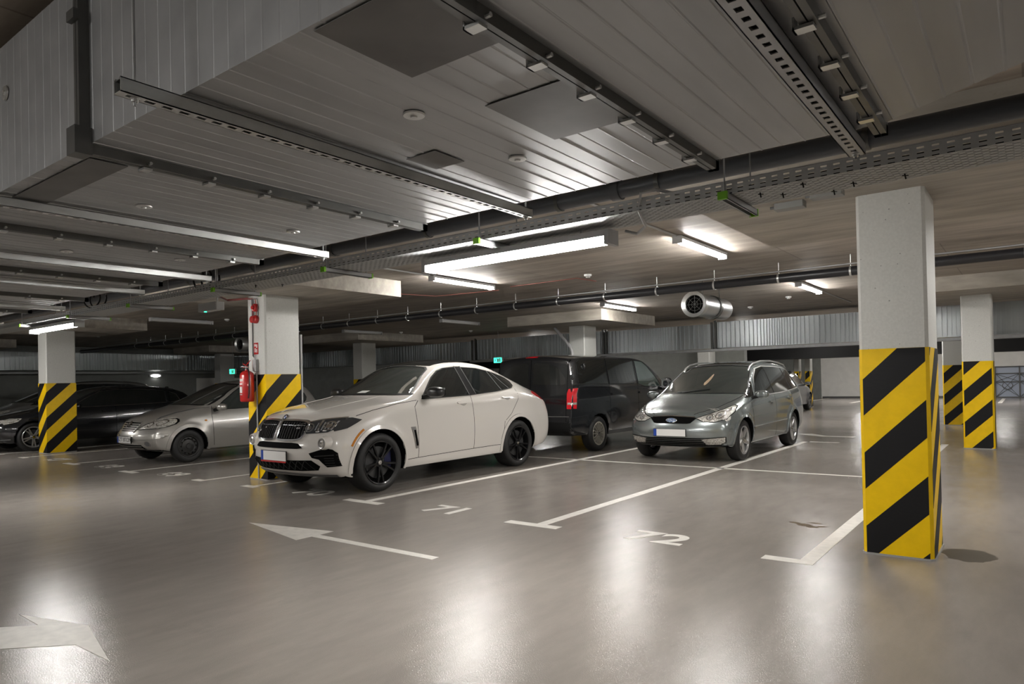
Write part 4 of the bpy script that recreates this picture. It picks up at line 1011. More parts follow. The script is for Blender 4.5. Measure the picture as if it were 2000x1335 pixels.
xc.strip('scuttle', [(-.80, 1.215), (-.4, 1.225), (0, 1.228), (.4, 1.225), (.80, 1.215)], .022, 'F', M_BLACKP, .004)
xc.patch('glass_roof', [(.09, -.50), (.13, -.3), (.14, 0), (.13, .3), (.09, .50), (-.30, .56), (-1.25, .50), (-1.25, -.50), (-.30, -.56)], 'T', M_GLASS, .006, label='dark roof panel')
for y0_, y1_ in ((-.62, -.58), (.58, .62)):
    pass
xc.patch('rear_window', [(-.50, 1.56), (-.44, 1.62), (.44, 1.62), (.50, 1.56), (.58, 1.27), (-.58, 1.27)], 'B', M_GLASS, .003)
SL = [(-.40, .66), (-.30, .668), (.30, .668), (.40, .66), (.475, .605), (.40, .597), (-.40, .597), (-.475, .605)]
xc.patch('upper_intake', SL, 'F', M_DARKGAP, .006, label='black intake slot above the plate')
LG = [(-.58, .46), (-.3, .455), (.3, .455), (.58, .46), (.665, .385), (.62, .335), (.40, .322), (-.40, .322), (-.62, .335), (-.665, .385)]
lg = xc.patch('lower_intake', LG, 'F', M_DARKGAP, .006, label='black honeycomb lower grille')
for q in range(24):
    y = -.60 + q * .05
    for a, b in (((y, .34), (y + .09, .45)), ((y + .09, .34), (y, .45))):
        if abs(b[0]) < .57 and abs(a[0]) < .60: xc.strip('grille_mesh', [a, b], .005, 'F', M_MESH, .008, lg, depth=.003) if q % 2 == 0 else None
xc.strip('splitter', [(-.80, .265), (-.4, .268), (0, .27), (.4, .268), (.80, .265)], .03, 'F', M_GREY2, .012, depth=.03)
fx = xc.hit(0, .5, 'F', 0).x
numberplate(xc, -.26, .26, .445, .56, fx + .012, red=True)
bp_ = xc.hit(-.0, .955, 'F', 0)
roundel(xc, (bp_.x - .01, 0, bp_.z + .012), .041, Matrix.Rotation(math.radians(52), 4, 'Y') @ Matrix.Rotation(PI / 2, 4, 'Z'))
for sg in (1, -1):
    xc.strip('bonnet_crease', [(1.05, sg * .50), (1.6, sg * .44), (2.02, sg * .33)], .012, 'T', P_WHITE, .004, depth=.006)
M_GBLK = mat('gloss black', (.012, .012, .013), .12, coat=1)
mirrors(xc, .53, 1.04, 1.24, (.085, .14, .072), mat('satin black', (.014, .014, .015), .3), M_BLACKP)
xc.patch('paper_slip', [(.04, 1.245), (.20, 1.245), (.22, 1.275), (.08, 1.275)], 'F', M_WHITE, .004, label='white paper slip at the foot of the windscreen')
ms = xc.patch('cabin_seat', smooth_poly([(.02, 1.30), (.02, 1.42), (.10, 1.465), (.19, 1.42), (.19, 1.30)], 3), 'F', mat('dim seat reflection', (.09, .09, .082), .6), .0035, label='seat headrest seen dimly through the glass') if 0 else None
xc.done()
# ------------------------------------------------------------------ grey people carrier
P_GREY = mat('grey green metallic paint', (.27, .30, .30), .26, .65, coat=1.0)
MPV = dict(
 xs=[-2.3, -2.0, -1.75, -1.40, -1.0, -.5, .0, .35, .70, 1.02, 1.25, 1.50, 1.75, 1.92],
 top=[(-2.4, 1.50), (-2.2, 1.57), (-1.8, 1.635), (-1.0, 1.675), (-.3, 1.655), (.0, 1.62), (.15, 1.585), (1.02, 1.10), (1.25, 1.04), (1.5, .975), (1.8, .875), (2.1, .765)],
 edge=[(-2.4, 1.42), (-2.2, 1.48), (-1.8, 1.55), (-1.0, 1.60), (-.3, 1.59), (.0, 1.565), (.30, 1.45), (.70, 1.21), (1.02, 1.03), (1.25, .985), (1.5, .93), (1.8, .83), (2.1, .725)],
 belt=[(-2.4, 1.06), (-1.5, 1.06), (-.4, 1.01), (.6, .97), (1.2, .93), (1.5, .87), (1.8, .75), (2.1, .63)],
 ew=[(-2.4, .60), (-1.8, .655), (-.5, .675), (.1, .665), (.5, .73), (1.02, .80), (1.5, .79), (1.8, .70), (2.1, .60)],
 w=[(-2.4, .86), (-2.1, .90), (-1.5, .93), (-.8, .918), (.6, .918), (1.4, .93), (1.7, .905), (1.9, .85), (2.1, .78)],
 bot=[(-2.4, .32), (-1.5, .25), (1.5, .24), (2.1, .25)], bow=[(.5, 0), (1.02, .20), (1.25, .06), (1.5, 0)],
 nose=[(1.95, 2.16), (2.03, 2.30), (2.03, 2.29), (2.0, 2.23), (1.96, 2.16)], tail=[(-2.28, -2.40), (-2.38, -2.50), (-2.38, -2.50), (-2.30, -2.42), (-2.14, -2.24)],
 axles=(1.43, -1.43), r=.335, arch=.375, inner=.60, yo=.905, rr=.222, flare=.02, z1=.40, w3=.95, crease={3: .5, 4: .25, 0: .4})
def mpv(label, loc, rz, paint, detail=True, emblem=True, low=False, rimm=None, plate=None):
    c = Car(MPV, label, loc, rz, paint, low=low)
    wheels(c, ('spoke', 5, 0, .085, .055, -.035, -.012), rimm or mat('silver alloy', (.50, .50, .50), .3, .75), tw=.22)
    def sd(v, sg):
        W = [(.70, 1.03), (.0, 1.035), (-.8, 1.055), (-1.5, 1.09), (-2.02, 1.125), (-2.10, 1.16), (-1.98, 1.36), (-1.80, 1.475), (-1.5, 1.52), (-.9, 1.545), (-.2, 1.545), (.12, 1.50), (.38, 1.35)]
        p = c.patch('side_glass', W, v, M_GLASS, .004)
        c.strip('window_trim', W, .014, v, M_BRIGHT if detail else M_BLACKP, .006, p, closed=True)
        c.patch('quarter_glass', [(1.10, 1.005), (.78, 1.02), (.72, 1.05), (.56, 1.29)], v, M_GLASS, .0045)
        c.strip('quarter_trim', [(.70, 1.02), (.42, 1.36)], .03, v, paint, .007)
        for a, b in (((-.28, 1.545), (-.36, 1.04)), ((-1.33, 1.53), (-1.45, 1.09))):
            c.strip('pillar_trim', [a, b], .05, v, M_BLACKP, .005, p)
        g = M_DARKGAP
        c.strip('door_seam', [(.98, .98), (.98, .66), (.93, .40), (.92, .27)], .007, v, g, .0012)
        c.strip('door_seam', [(-.34, 1.03), (-.34, .27)], .007, v, g, .0012)
        c.strip('door_seam', [(-1.42, 1.08), (-1.32, .80), (-1.02, .60), (-.95, .27)], .006, v, g, .0012)
        if not detail: 
            c.patch('headlamp', [(sg * .50, .70), (sg * .62, .83), (sg * .78, .90), (sg * .85, .84), (sg * .78, .68), (sg * .6, .65)], 'F', M_LENS, .005)
            c.patch('tail_lamp', [(sg * .82, 1.0), (sg * .66, .98), (sg * .66, .72), (sg * .84, .72)], 'B', M_REDL, .005)
            return
        c.strip('rub_strip', [(.98, .505), (-.94, .53)], .035, v, paint, .014, depth=.02)
        c.strip('rub_strip_trim', [(.98, .523), (-.94, .548)], .008, v, M_BRIGHT, .016, depth=.006)
        for hx, hz in ((-.10, .905), (-1.17, .945)):
            h = c.patch('door_handle', smooth_poly([(hx + .11, hz + .01), (hx - .11, hz + .02), (hx - .115, hz - .006), (hx + .105, hz - .016)], 3), v, paint, .028, depth=.024, res=.03)
            c.patch('handle_recess', smooth_poly([(hx + .08, hz), (hx, hz + .03), (hx - .08, hz), (hx, hz - .045)], 3), v, M_GREY2, .0015, h, res=.03)
        for ax in MPV['axles']:
            c.strip('arch_lip', [(ax + .395 * math.cos(a), .335 + .395 * math.sin(a)) for a in [-.25 + (PI + .5) * k / 24 for k in range(25)]], .036, v, paint, .012, depth=.02)
        c.strip('sill_trim', [(1.04, .262), (-1.02, .262)], .045, v, M_GREY2, .006)
        # front lamps
        H = [(sg * .385, .715), (sg * .55, .775), (sg * .70, .85), (sg * .78, .905), (sg * .825, .89), (sg * .84, .80), (sg * .80, .70), (sg * .66, .655), (sg * .50, .66)]
        if sg < 0: H = H[::-1]
        hp = c.patch('headlamp', H, 'F', M_LENS, .005, label='clear swept headlamp')
        c.strip('lamp_gasket', H, .010, 'F', M_DARKGAP, .006, hp, closed=True)
        for yy, zz, rr in ((.58, .725, .042), (.70, .76, .05), (.77, .84, .028)):
            c.strip('light_ring', [(sg * yy + rr * math.cos(q * PI / 9), zz + rr * math.sin(q * PI / 9)) for q in range(18)], .010, 'F', M_REFL, .008, hp, closed=True)
            c.patch('bulb', [(sg * yy + rr * .4 * math.cos(q * PI / 6), zz + rr * .4 * math.sin(q * PI / 6)) for q in range(12)], 'F', M_GREY2, .0075, hp, res=.02)
        c.patch('headlamp_wing', [(2.0, .74), (1.93, .80), (1.84, .86), (1.80, .85), (1.82, .77), (1.88, .69), (1.98, .66)], v, M_LENS, .0048)
        Fg = [(sg * .46, .395), (sg * .80, .425), (sg * .79, .345), (sg * .72, .30), (sg * .53, .295)]
        fp = c.patch('fog_lamp', Fg if sg > 0 else Fg[::-1], 'F', M_LENS, .008, label='clear fog lamp in the bumper corner')
        c.strip('fog_trim', Fg, .012, 'F', M_BLACKP, .0095, fp, closed=True)
        # roof rails
        pts = []
        for x in (.28, .18, 0, -.4, -1.0, -1.5, -1.9, -2.02):
            h = c.hit(x, sg * .60, 'T', 0); pts.append((x, sg * .60, h.z + (.045 if -1.95 < x < .2 else .005)))
        MB().tube(pts, .016, 8).build('roof_rail', M_ZINCB, c.root, 60)
    c.both(sd)
    WS = [(-.80, 1.075), (-.74, 1.20), (-.67, 1.36), (-.60, 1.50), (-.53, 1.545), (-.25, 1.57), (0, 1.576), (.25, 1.57), (.53, 1.545), (.60, 1.50), (.67, 1.36), (.74, 1.20), (.80, 1.075), (.5, 1.085), (0, 1.09), (-.5, 1.085)]
    w = c.patch('windscreen', WS, 'F', M_GLASS2, .003)
    c.strip('windscreen_trim', WS, .014, 'F', M_BLACKP, .0045, w, closed=True)
    c.patch('rear_window', [(-.62, 1.10), (-.56, 1.42), (-.45, 1.50), (.45, 1.50), (.56, 1.42), (.62, 1.10)], 'B', M_GLASS, .003)
    c.patch('glass_roof', [(-.02, -.50), (-.02, .50), (-1.5, .50), (-1.5, -.50)], 'T', M_GLASS, .002)
    mirrors(c, .80, 1.0, 1.06, (.075, .11, .065), paint, M_BLACKP)
    if detail:
        for s in (1, -1):
            c.strip('bonnet_seam', [(1.02, s * .76), (1.4, s * .70), (1.8, s * .56), (2.02, s * .44), (2.13, s * .34)], .008, 'T', M_DARKGAP, .0015)
            c.strip('wiper', [(-.02 + s * .05 - .3, 1.10), (.45 + s * .05 - .3, 1.15)], .014, 'F', M_BLACKP, .012, w)
        c.strip('bonnet_edge', [(-.36, .735), (0, .752), (.36, .735)], .012, 'F', M_CHROME, .008)
        c.patch('upper_grille', [(-.40, .722), (-.2, .742), (0, .746), (.2, .742), (.40, .722), (.31, .64), (.26, .632), (-.26, .632), (-.31, .64)], 'F', M_DARKGAP, .006, label='black trapezoid upper grille')
        if emblem:
            h = c.hit(0, .685, 'F', 0); M = Matrix.Translation(h + Vector((.004, 0, 0))) @ Matrix.Rotation(math.radians(82), 4, 'Y') @ Matrix.Rotation(PI / 2, 4, 'Z')
            S = Matrix.Diagonal((1.0, .42, 1, 1))
            b = MB().lathe([(.094, 0), (.094, .008), (.084, .012), (0, .013)], 32, M @ S).build('oval_badge', M_CHROME, c.root, 30)
            MB().lathe([(.080, .013), (.078, .0145), (0, .0145)], 32, M @ S).build('badge_field', mat('badge field', (.10, .15, .28), .3), b, 30)
            text_mesh('badge_script', 'Ford', .062, M_CHROME, b, M @ Matrix.Translation((0, .002, .0152)))
        lg = c.patch('lower_grille', [(-.54, .405), (0, .41), (.54, .405), (.50, .29), (-.50, .29)], 'F', M_DARKGAP, .006, label='black slatted lower grille')
        for z in (.305, .333, .362, .388): c.strip('grille_slat', [(-.5, z), (.5, z)], .007, 'F', M_GREY2, .012, lg)
        c.strip('front_lip', [(-.84, .262), (-.4, .258), (0, .256), (.4, .258), (.84, .262)], .042, 'F', M_GREY2, .012, depth=.03)
        fx = c.hit(0, .49, 'F', 0).x
        numberplate(c, -.285, .255, .435, .545, fx + .008)
        c.patch('air_freshener', smooth_poly([(.0, 1.26), (.02, 1.33), (.035, 1.40), (.06, 1.41), (.075, 1.33), (.06, 1.24), (.03, 1.22)], 2), 'F', mat('pale figure', (.42, .30, .20), .6), .0035, w, label='pale hanging figure behind the windscreen', res=.03)
    return c.done()
mpv('grey-green people carrier with silver wheels facing the camera in the second row', (-4.635, 12.56, 0), -PI / 2, P_GREY)
mpv('silver minivan behind the black estate car at far left', (-22.2, 7.9, 0), -PI / 2, mat('dim silver paint', (.30, .30, .29), .3, .5, coat=1), False, False, True)
mpv('dark grey car with a black wing mirror beyond the grey people carrier', (-7.9, 27.2, 0), PI / 2, mat('dark grey paint', (.05, .052, .055), .3, .4, coat=1), False, False, True, rimm=M_GREY2)
mpv('white minivan behind the extinguisher pillar', (-19.75, 17.75, 0), -PI / 2, mat('white van paint', (.62, .61, .58), .25, 0, coat=1), False, False, True)
# ------------------------------------------------------------------ black van, tail towards the camera
P_BLACK = mat('black paint', (.010, .011, .013), .18, .0, coat=1)
VAN = dict(
 xs=[-2.42, -2.25, -2.0, -1.60, -1.2, -.6, .0, .55, .95, 1.3, 1.62, 1.9, 2.15, 2.32],
 top=[(-2.5, 1.81), (-2.3, 1.845), (-1.9, 1.87), (0, 1.88), (.5, 1.855), (.85, 1.80), (1.72, 1.24), (2.0, 1.13), (2.35, .98)],
 edge=[(-2.5, 1.74), (-2.2, 1.78), (-1.9, 1.80), (0, 1.81), (.5, 1.78), (.8, 1.70), (1.62, 1.20), (2.0, 1.07), (2.35, .94)],
 belt=[(-2.5, 1.25), (0, 1.24), (1.0, 1.20), (1.6, 1.10), (2.0, 1.0), (2.35, .86)],
 ew=[(-2.5, .78), (-2.2, .82), (0, .83), (.7, .80), (1.3, .86), (1.7, .86), (2.35, .72)],
 w=[(-2.5, .90), (-2.3, .945), (-1.6, .96), (1.4, .96), (1.9, .93), (2.35, .82)],
 bot=[(-2.5, .36), (-1.5, .29), (2.35, .28)], bow=[(1.0, 0), (1.62, .15), (2.0, 0)],
 nose=[(2.36, 2.48), (2.40, 2.54), (2.40, 2.54), (2.38, 2.46), (2.34, 2.40)], tail=[(-2.50, -2.58), (-2.54, -2.60), (-2.52, -2.58), (-2.46, -2.52), (-2.41, -2.46)],
 axles=(1.6, -1.6), r=.335, arch=.385, inner=.62, yo=.945, rr=.215, flare=.015, z1=.46, w3=.975, crease={3: .5, 4: .45, 0: .6}, xcrease={0: .5}, tcrease=.8)
v_ = Car(VAN, 'black passenger van turned tail-first behind the white coupe', (-7.57, 13.06, 0), PI / 2, P_BLACK, name='van', cat='van')
wheels(v_, ('spoke', 16, 0, .018, .020, -.022, -.012), mat('dull silver cover', (.40, .38, .33), .4, .6), tw=.22)
def vside(v, sg):
    A = [(-2.26, 1.29), (-1.18, 1.275), (-1.18, 1.765), (-2.10, 1.75), (-2.22, 1.70)]; B = [(-1.13, 1.275), (.02, 1.265), (.02, 1.77), (-1.13, 1.77)]
    C = [(.10, 1.262), (.40, 1.20), (1.25, 1.195), (1.02, 1.41), (.70, 1.64), (.50, 1.735), (.10, 1.755)]
    for nm, P, m in (('rear_side_glass', A, M_GLASS), ('middle_side_glass', B, M_GLASS), ('front_side_glass', C, mat('green tinted glass', (.055, .085, .075), .06, 0, coat=1))):
        p = v_.patch(nm, P, v, m, .003); v_.strip('glass_edge', P, .012, v, M_BLACKP, .005, p, closed=True)
    v_.strip('side_crease', [(-2.30, 1.235), (-1, 1.225), (1.0, 1.18), (1.5, 1.11)], .022, v, P_BLACK, .010, depth=.016)
    for P in ([(-1.15, 1.79), (-1.15, .34)], [(.06, 1.79), (.06, .32)], [(1.05, 1.2), (1.08, .8), (1.02, .32)], [(-2.28, 1.22), (-1.15, 1.215)]):
        v_.strip('door_seam', P, .008, v, M_DARKGAP, .0012)
    v_.strip('sill_trim', [(1.18, .33), (-1.18, .33)], .07, v, M_GREY2, .004)
    for hx in (-1.0, .2):
        v_.patch('door_handle', rounded(hx - .11, 1.06, hx + .11, 1.10, .015, 3), v, P_BLACK, .028, depth=.024, res=.05)
    v_.patch('fuel_flap', rounded(-1.98, .92, -1.80, 1.08, .03, 3), v, P_BLACK, .002)
    T = [(sg * .915, 1.215), (sg * .83, 1.20), (sg * .805, 1.12), (sg * .815, .84), (sg * .925, .84)]
    t = v_.patch('tail_lamp', T if sg < 0 else T[::-1], 'B', M_REDL, .006, label='tall red tail lamp')
    v_.patch('reverse_lens', [(sg * .915, .955), (sg * .825, .955), (sg * .825, .915), (sg * .915, .915)], 'B', M_LENS, .008, t)
    ts = v_.patch('tail_lamp_wing', [(-2.475, .845), (-2.38, .845), (-2.36, 1.0), (-2.355, 1.12), (-2.38, 1.20), (-2.45, 1.20)], v, M_REDL, .005, label='side part of the red tail lamp')
    v_.patch('reverse_lens', [(-2.475, .915), (-2.375, .915), (-2.37, .955), (-2.475, .955)], v, M_LENS, .007, ts)
    v_.patch('reflector', [(sg * .60, .355), (sg * .84, .37), (sg * .84, .39), (sg * .60, .38)], 'B', M_REDL, .006)
    W = [(sg * .055, 1.29), (sg * .055, 1.66), (sg * .10, 1.70), (sg * .40, 1.68), (sg * .62, 1.58), (sg * .76, 1.40), (sg * .775, 1.30), (sg * .72, 1.28)]
    v_.patch('rear_door_glass', W if sg < 0 else W[::-1], 'B', M_GLASS, .003, label='dark rear door window with a rounded outer corner')
    hg = MB()
    for z in (1.62, 1.42, .62): hg.box((-2.52 if z < 1 else -2.50, sg * .875, z), (.05, .05, .09))
    for z in (1.62, 1.42, .62):
        h = v_.hit(sg * .865, z, 'B', .01); ellip(v_, 'hinge', h, (.02, .035, .05), P_BLACK)
    v_.strip('corner_seam', [(sg * .80, .45), (sg * .80, 1.74)], .008, 'B', M_DARKGAP, .0012)
v_.both(vside)
v_.strip('door_seam', [(0, .50), (0, 1.76)], .010, 'B', M_DARKGAP, .0012, label='gap between the rear doors')
v_.strip('bumper_step', [(-.86, .70), (.86, .70)], .012, 'B', M_GREY2, .003)
v_.patch('rear_bumper', [(-.90, .36), (-.88, .60), (.88, .60), (.90, .36)], 'B', M_BLACKP, .018, depth=.05)
v_.patch('brake_light', [(-.14, 1.80), (-.14, 1.825), (.14, 1.825), (.14, 1.80)], 'B', M_REDL, .006)
v_.patch('windscreen', [(-.82, 1.25), (-.74, 1.66), (.74, 1.66), (.82, 1.25)], 'F', M_GLASS2, .003)
mirrors(v_, 1.20, 1.08, 1.25, (.08, .12, .13), P_BLACK, M_BLACKP)
v_.done()
# ------------------------------------------------------------------ silver hatchback
P_SILV = mat('silver paint', (.50, .485, .455), .30, .65, coat=.8)
HAT = dict(
 xs=[-1.72, -1.5, -1.23, -.9, -.4, .0, .35, .70, .95, 1.23, 1.48, 1.66],
 top=[(-1.85, 1.30), (-1.5, 1.44), (-1.0, 1.51), (-.4, 1.53), (0, 1.50), (.15, 1.46), (.90, 1.055), (1.23, 1.0), (1.5, .92), (1.75, .82)],
 edge=[(-1.85, 1.20), (-1.5, 1.34), (-1.0, 1.43), (-.4, 1.455), (.0, 1.43), (.20, 1.37), (.55, 1.18), (.85, 1.02), (1.23, .95), (1.5, .87), (1.75, .77)],
 belt=[(-1.85, .95), (-1.0, .94), (.3, .88), (.9, .87), (1.23, .83), (1.5, .74), (1.75, .62)],
 ew=[(-1.85, .55), (-1.0, .58), (.0, .58), (.5, .64), (.9, .69), (1.23, .68), (1.5, .61), (1.75, .50)],
 w=[(-1.85, .76), (-1.5, .81), (-1.1, .83), (.8, .825), (1.2, .835), (1.45, .82), (1.6, .78), (1.75, .72)],
 bot=[(-1.85, .28), (-1.0, .22), (1.0, .22), (1.75, .24)], bow=[(.4, 0), (.85, .18), (1.23, .03), (1.48, 0)],
 nose=[(1.70, 1.88), (1.78, 2.02), (1.78, 2.02), (1.74, 1.94), (1.69, 1.85)], tail=[(-1.72, -1.80), (-1.80, -1.88), (-1.80, -1.88), (-1.74, -1.82), (-1.60, -1.68)],
 axles=(1.23, -1.23), r=.305, arch=.345, inner=.52, yo=.80, rr=.19, flare=.03, z1=.38, w3=.95, crease={3: .25, 4: .2, 0: .4})
h_ = Car(HAT, 'small silver hatchback with black steel wheels left of the extinguisher pillar', (-13.17, 7.67, 0), -PI / 2, P_SILV)
wheels(h_, ('steel',), mat('black steel wheel', (.022, .021, .02), .5), tw=.18)
def hside(v, sg):
    W = [(.62, .955), (-.2, .965), (-1.15, 1.0), (-1.38, 1.06), (-1.40, 1.20), (-1.15, 1.34), (-.6, 1.40), (-.1, 1.395), (.12, 1.34), (.36, 1.19), (.58, 1.04)]
    p = h_.patch('side_glass', W, v, M_GLASS2, .003, sm=2); h_.strip('window_trim', smooth_poly(W, 2), .014, v, M_BLACKP, .005, p, closed=True)
    h_.strip('pillar_trim', [(-.42, 1.41), (-.46, .965)], .05, v, M_BLACKP, .0055, p)
    for P in ([(.74, 1.02), (.78, .85), (.76, .45), (.74, .27)], [(-.45, .95), (-.46, .26)], [(-1.25, 1.0), (-1.15, .75), (-.92, .55), (-.88, .26)]):
        h_.strip('door_seam', P, .008, v, M_DARKGAP, .0012)
    h_.strip('rub_strip', [(.70, .56), (-.88, .58)], .045, v, P_SILV, .014, depth=.02)
    h_.strip('sill_trim', [(.86, .26), (-.86, .26)], .05, v, P_SILV, .010)
    h_.strip('bonnet_line', [(.78, 1.005), (1.05, .985), (1.35, .925), (1.6, .85), (1.72, .79)], .010, v, M_GREY2, .0015)
    h_.patch('indicator', rounded(.885, .745, .935, .775, .014, 3), v, M_AMBER, .008, label='small oval side indicator')
    for ax in HAT['axles']:
        h_.strip('arch_lip', [(ax + .372 * math.cos(a), .305 + .372 * math.sin(a)) for a in [-.2 + (PI + .4) * k / 24 for k in range(25)]], .055, v, P_SILV, .014, depth=.03)
    for hx in (-.28, -1.0):
        h_.patch('door_handle', rounded(hx - .09, .80, hx + .09, .835, .012, 3), v, P_SILV, .025, depth=.02, res=.05)
    H = [(sg * .30, .64), (sg * .48, .745), (sg * .66, .82), (sg * .74, .80), (sg * .77, .72), (sg * .70, .66), (sg * .5, .645)]
    hp = h_.patch('headlamp', H if sg > 0 else H[::-1], 'F', M_LENS, .005, sm=2, label='yellowed clear headlamp')
    h_.patch('headlamp_wing', [(1.72, .80), (1.55, .835), (1.40, .84), (1.42, .77), (1.58, .70), (1.74, .66)], v, M_LENS, .0045)
    h_.strip('lamp_gasket', smooth_poly(H, 2), .010, 'F', M_DARKGAP, .006, hp, closed=True)
    for yy, zz, rr in ((.52, .72, .04), (.65, .75, .045)):
        h_.strip('light_ring', [(sg * yy + rr * math.cos(q * PI / 9), zz + rr * math.sin(q * PI / 9)) for q in range(18)], .009, 'F', M_REFL, .007, hp, closed=True)
    b = [(sg * .28, .535), (sg * .50, .55), (sg * .74, .56), (sg * .78, .52), (sg * .70, .47), (sg * .45, .465), (sg * .30, .475)]
    h_.patch('bumper_pad', b if sg > 0 else b[::-1], 'F', P_SILV, .016, depth=.02, sm=3)
    h_.strip('bumper_pad_gap', smooth_poly(b, 2), .008, 'F', M_GREY2, .003, closed=True)
    h_.patch('fog_lamp', [(sg * .56 + .055 * math.cos(q * PI / 9), .385 + .05 * math.sin(q * PI / 9)) for q in range(18)], 'F', M_GREY2, .004, res=.03)
    h_.strip('fog_ring', [(sg * .56 + .05 * math.cos(q * PI / 9), .385 + .045 * math.sin(q * PI / 9)) for q in range(18)], .012, 'F', M_REFL, .007, closed=True)
h_.both(hside)
WS = [(-.68, 1.04), (-.63, 1.20), (-.55, 1.38), (-.48, 1.42), (0, 1.455), (.48, 1.42), (.55, 1.38), (.63, 1.20), (.68, 1.04), (.4, 1.055), (0, 1.06), (-.4, 1.055)]
w_ = h_.patch('windscreen', WS, 'F', M_GLASS2, .003); h_.strip('windscreen_trim', WS, .014, 'F', M_BLACKP, .0045, w_, closed=True)
gg = h_.patch('upper_grille', [(-.31, .755), (0, .77), (.31, .755), (.22, .60), (-.22, .60)], 'F', M_DARKGAP, .005)
for z in (.625, .66, .695, .73): h_.strip('grille_bar', [(-.235 - (z - .6) * .5, z), (.235 + (z - .6) * .5, z)], .016, 'F', P_SILV, .012, gg)
h_.strip('grille_frame', [(-.33, .765), (0, .782), (.33, .765), (.24, .59), (-.24, .59)], .022, 'F', P_SILV, .014, gg, closed=True)
for dz in (0, .05):
    h_.strip('badge_chevron', [(-.065, .665 + dz), (0, .72 + dz), (.065, .665 + dz)], .018, 'F', M_CHROME, .022, gg, depth=.012)
lg = h_.patch('lower_grille', [(-.42, .365), (.42, .365), (.46, .285), (-.46, .285)], 'F', M_DARKGAP, .005)
for z in (.305, .34): h_.strip('grille_bar', [(-.42, z), (.42, z)], .012, 'F', P_SILV, .010, lg)
fx = h_.hit(0, .45, 'F', 0).x
numberplate(h_, -.26, .26, .40, .51, fx + .01, text='SZT 8TC09')
h_.patch('rear_window', [(-.55, 1.02), (-.48, 1.32), (.48, 1.32), (.55, 1.02)], 'B', M_GLASS, .003)
mirrors(h_, .66, .92, 1.0, (.07, .11, .065), P_SILV, M_BLACKP)
h_.done()
# ------------------------------------------------------------------ black estate car
EST = dict(
 xs=[-2.38, -2.2, -1.9, -1.445, -1.0, -.5, .0, .35, .65, .98, 1.25, 1.5, 1.8, 1.98],
 top=[(-2.5, 1.20), (-2.2, 1.36), (-1.8, 1.44), (-1.0, 1.48), (-.4, 1.48), (.0, 1.43), (.12, 1.39), (.98, .985), (1.25, .955), (1.6, .90), (2.1, .76)],
 edge=[(-2.5, 1.12), (-2.2, 1.27), (-1.8, 1.36), (-1.0, 1.41), (-.4, 1.41), (.0, 1.36), (.4, 1.17), (.85, .955), (1.25, .91), (1.6, .86), (2.1, .70)],
 belt=[(-2.5, .98), (-1.5, .96), (.3, .90), (1.0, .87), (1.5, .80), (2.1, .62)],
 ew=[(-2.5, .56), (-1.0, .60), (0, .62), (.5, .70), (.95, .76), (1.5, .74), (2.1, .60)],
 w=[(-2.5, .83), (-2.2, .89), (-1.5, .925), (.8, .91), (1.5, .925), (1.85, .88), (2.1, .80)],
 bot=[(-2.5, .28), (-1.5, .20), (1.5, .20), (2.1, .20)], bow=[(.5, 0), (.95, .15), (1.25, .03), (1.5, 0)],
 nose=[(2.02, 2.16), (2.08, 2.29), (2.08, 2.30), (2.05, 2.24), (2.02, 2.18)], tail=[(-2.40, -2.50), (-2.48, -2.56), (-2.48, -2.56), (-2.42, -2.50), (-2.32, -2.40)],
 axles=(1.445, -1.445), r=.33, arch=.37, inner=.60, yo=.90, rr=.23, flare=.015, z1=.38, w3=.95, crease={3: .4, 4: .25, 0: .4})
e_ = Car(EST, 'black estate car with roof rails behind the far left striped pillar', (-19.14, 7.32, 0), -PI / 2, P_BLACK)
wheels(e_, ('spoke', 5, .25, .04, .03, -.03, -.014), MATS['silver alloy'], tw=.24)
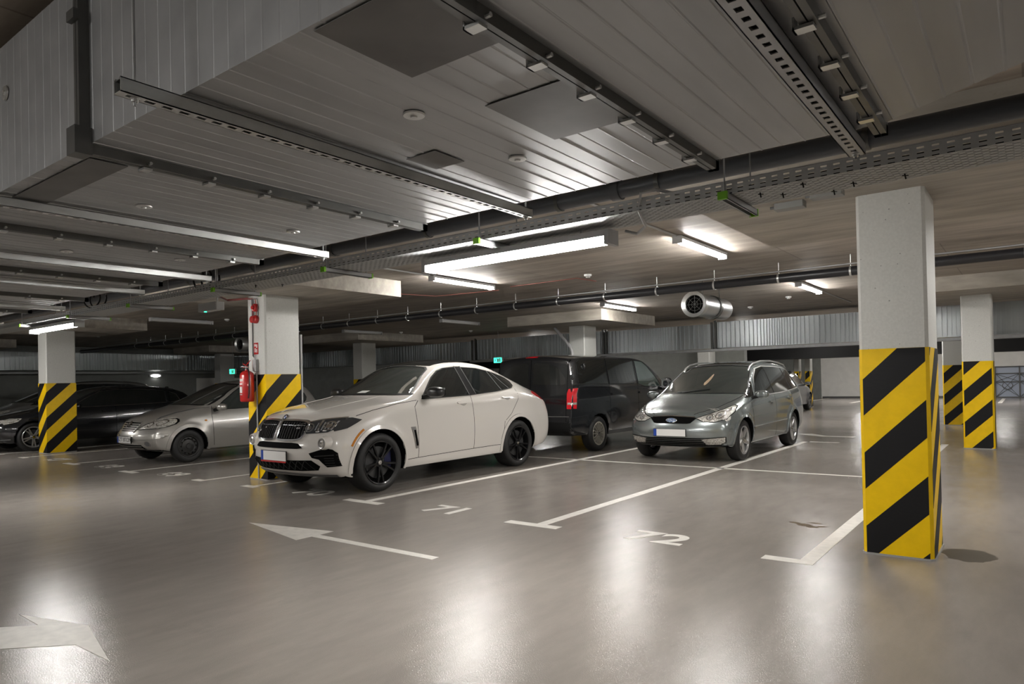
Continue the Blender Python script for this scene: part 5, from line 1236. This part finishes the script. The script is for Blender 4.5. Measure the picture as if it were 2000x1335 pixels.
def eside(v, sg):
    W = [(.66, .965), (.0, .975), (-1.0, .995), (-1.8, 1.02), (-2.0, 1.06), (-1.95, 1.22), (-1.7, 1.33), (-1.0, 1.375), (-.4, 1.375), (-.05, 1.335), (.32, 1.16)]
    p = e_.patch('side_glass', W, v, M_GLASS, .003); e_.strip('window_trim', W, .014, v, M_CHROME, .006, p, closed=True)
    for P in ([(.80, .95), (.80, .60), (.78, .25)], [(-.33, .97), (-.34, .25)], [(-1.35, 1.0), (-1.2, .75), (-1.0, .55), (-.95, .25)]): e_.strip('door_seam', P, .007, v, M_DARKGAP, .0012)
    e_.strip('side_crease', [(1.0, .79), (0, .80), (-1.6, .83)], .018, v, P_BLACK, .008, depth=.012)
    for hx in (-.12, -1.12): e_.patch('door_handle', rounded(hx - .11, .845, hx + .11, .875, .012, 3), v, P_BLACK, .026, depth=.02, res=.05)
    H = [(sg * .42, .68), (sg * .60, .735), (sg * .80, .755), (sg * .84, .70), (sg * .72, .645), (sg * .45, .63)]
    e_.patch('headlamp', H if sg > 0 else H[::-1], 'F', M_LENS, .005, label='bright headlamp')
    e_.patch('headlamp_wing', [(2.04, .72), (1.85, .765), (1.66, .76), (1.75, .69), (2.0, .635)], v, M_LENS, .0045)
    e_.patch('fog_lamp', [(sg * .62 + .05 * math.cos(q * PI / 8), .38 + .04 * math.sin(q * PI / 8)) for q in range(16)], 'F', M_LENS, .005, res=.03)
    K = [(sg * .02, .55), (sg * .02, .70), (sg * .30, .70), (sg * .34, .62), (sg * .28, .53)]
    k = e_.patch('kidney_grille', K if sg > 0 else K[::-1], 'F', M_DARKGAP, .006); e_.strip('grille_frame', K, .018, 'F', M_CHROME, .010, k, closed=True)
    e_.strip('bumper_trim', [(sg * .45, .28), (sg * .84, .30)], .012, 'F', M_ZINC, .006)
    pts = [(x, sg * .57, e_.hit(x, sg * .57, 'T', 0).z + (.035 if -1.95 < x < -.15 else .0)) for x in (-.1, -.2, -.6, -1.2, -1.8, -1.9, -2.0)]
    MB().tube(pts, .014, 8).build('roof_rail', M_BLACKP, e_.root, 60)
    for x in (-.62, -1.75): 
        ellip(e_, 'roof_bar_foot', (x, sg * .57, e_.hit(x, sg * .57, 'T', 0).z + .06), (.05, .035, .03), M_BLACKP)
e_.both(eside)
e_.patch('windscreen', [(-.72, .985), (-.66, 1.15), (-.56, 1.34), (-.48, 1.365), (.48, 1.365), (.56, 1.34), (.66, 1.15), (.72, .985)], 'F', M_GLASS2, .003)
e_.patch('rear_window', [(-.55, 1.02), (-.50, 1.28), (.50, 1.28), (.55, 1.02)], 'B', M_GLASS, .003)
fx = e_.hit(0, .40, 'F', 0).x
numberplate(e_, -.26, .26, .36, .47, fx + .01)
mirrors(e_, .62, 1.02, 1.0, (.08, .12, .07), P_BLACK, M_BLACKP)
e_.done()
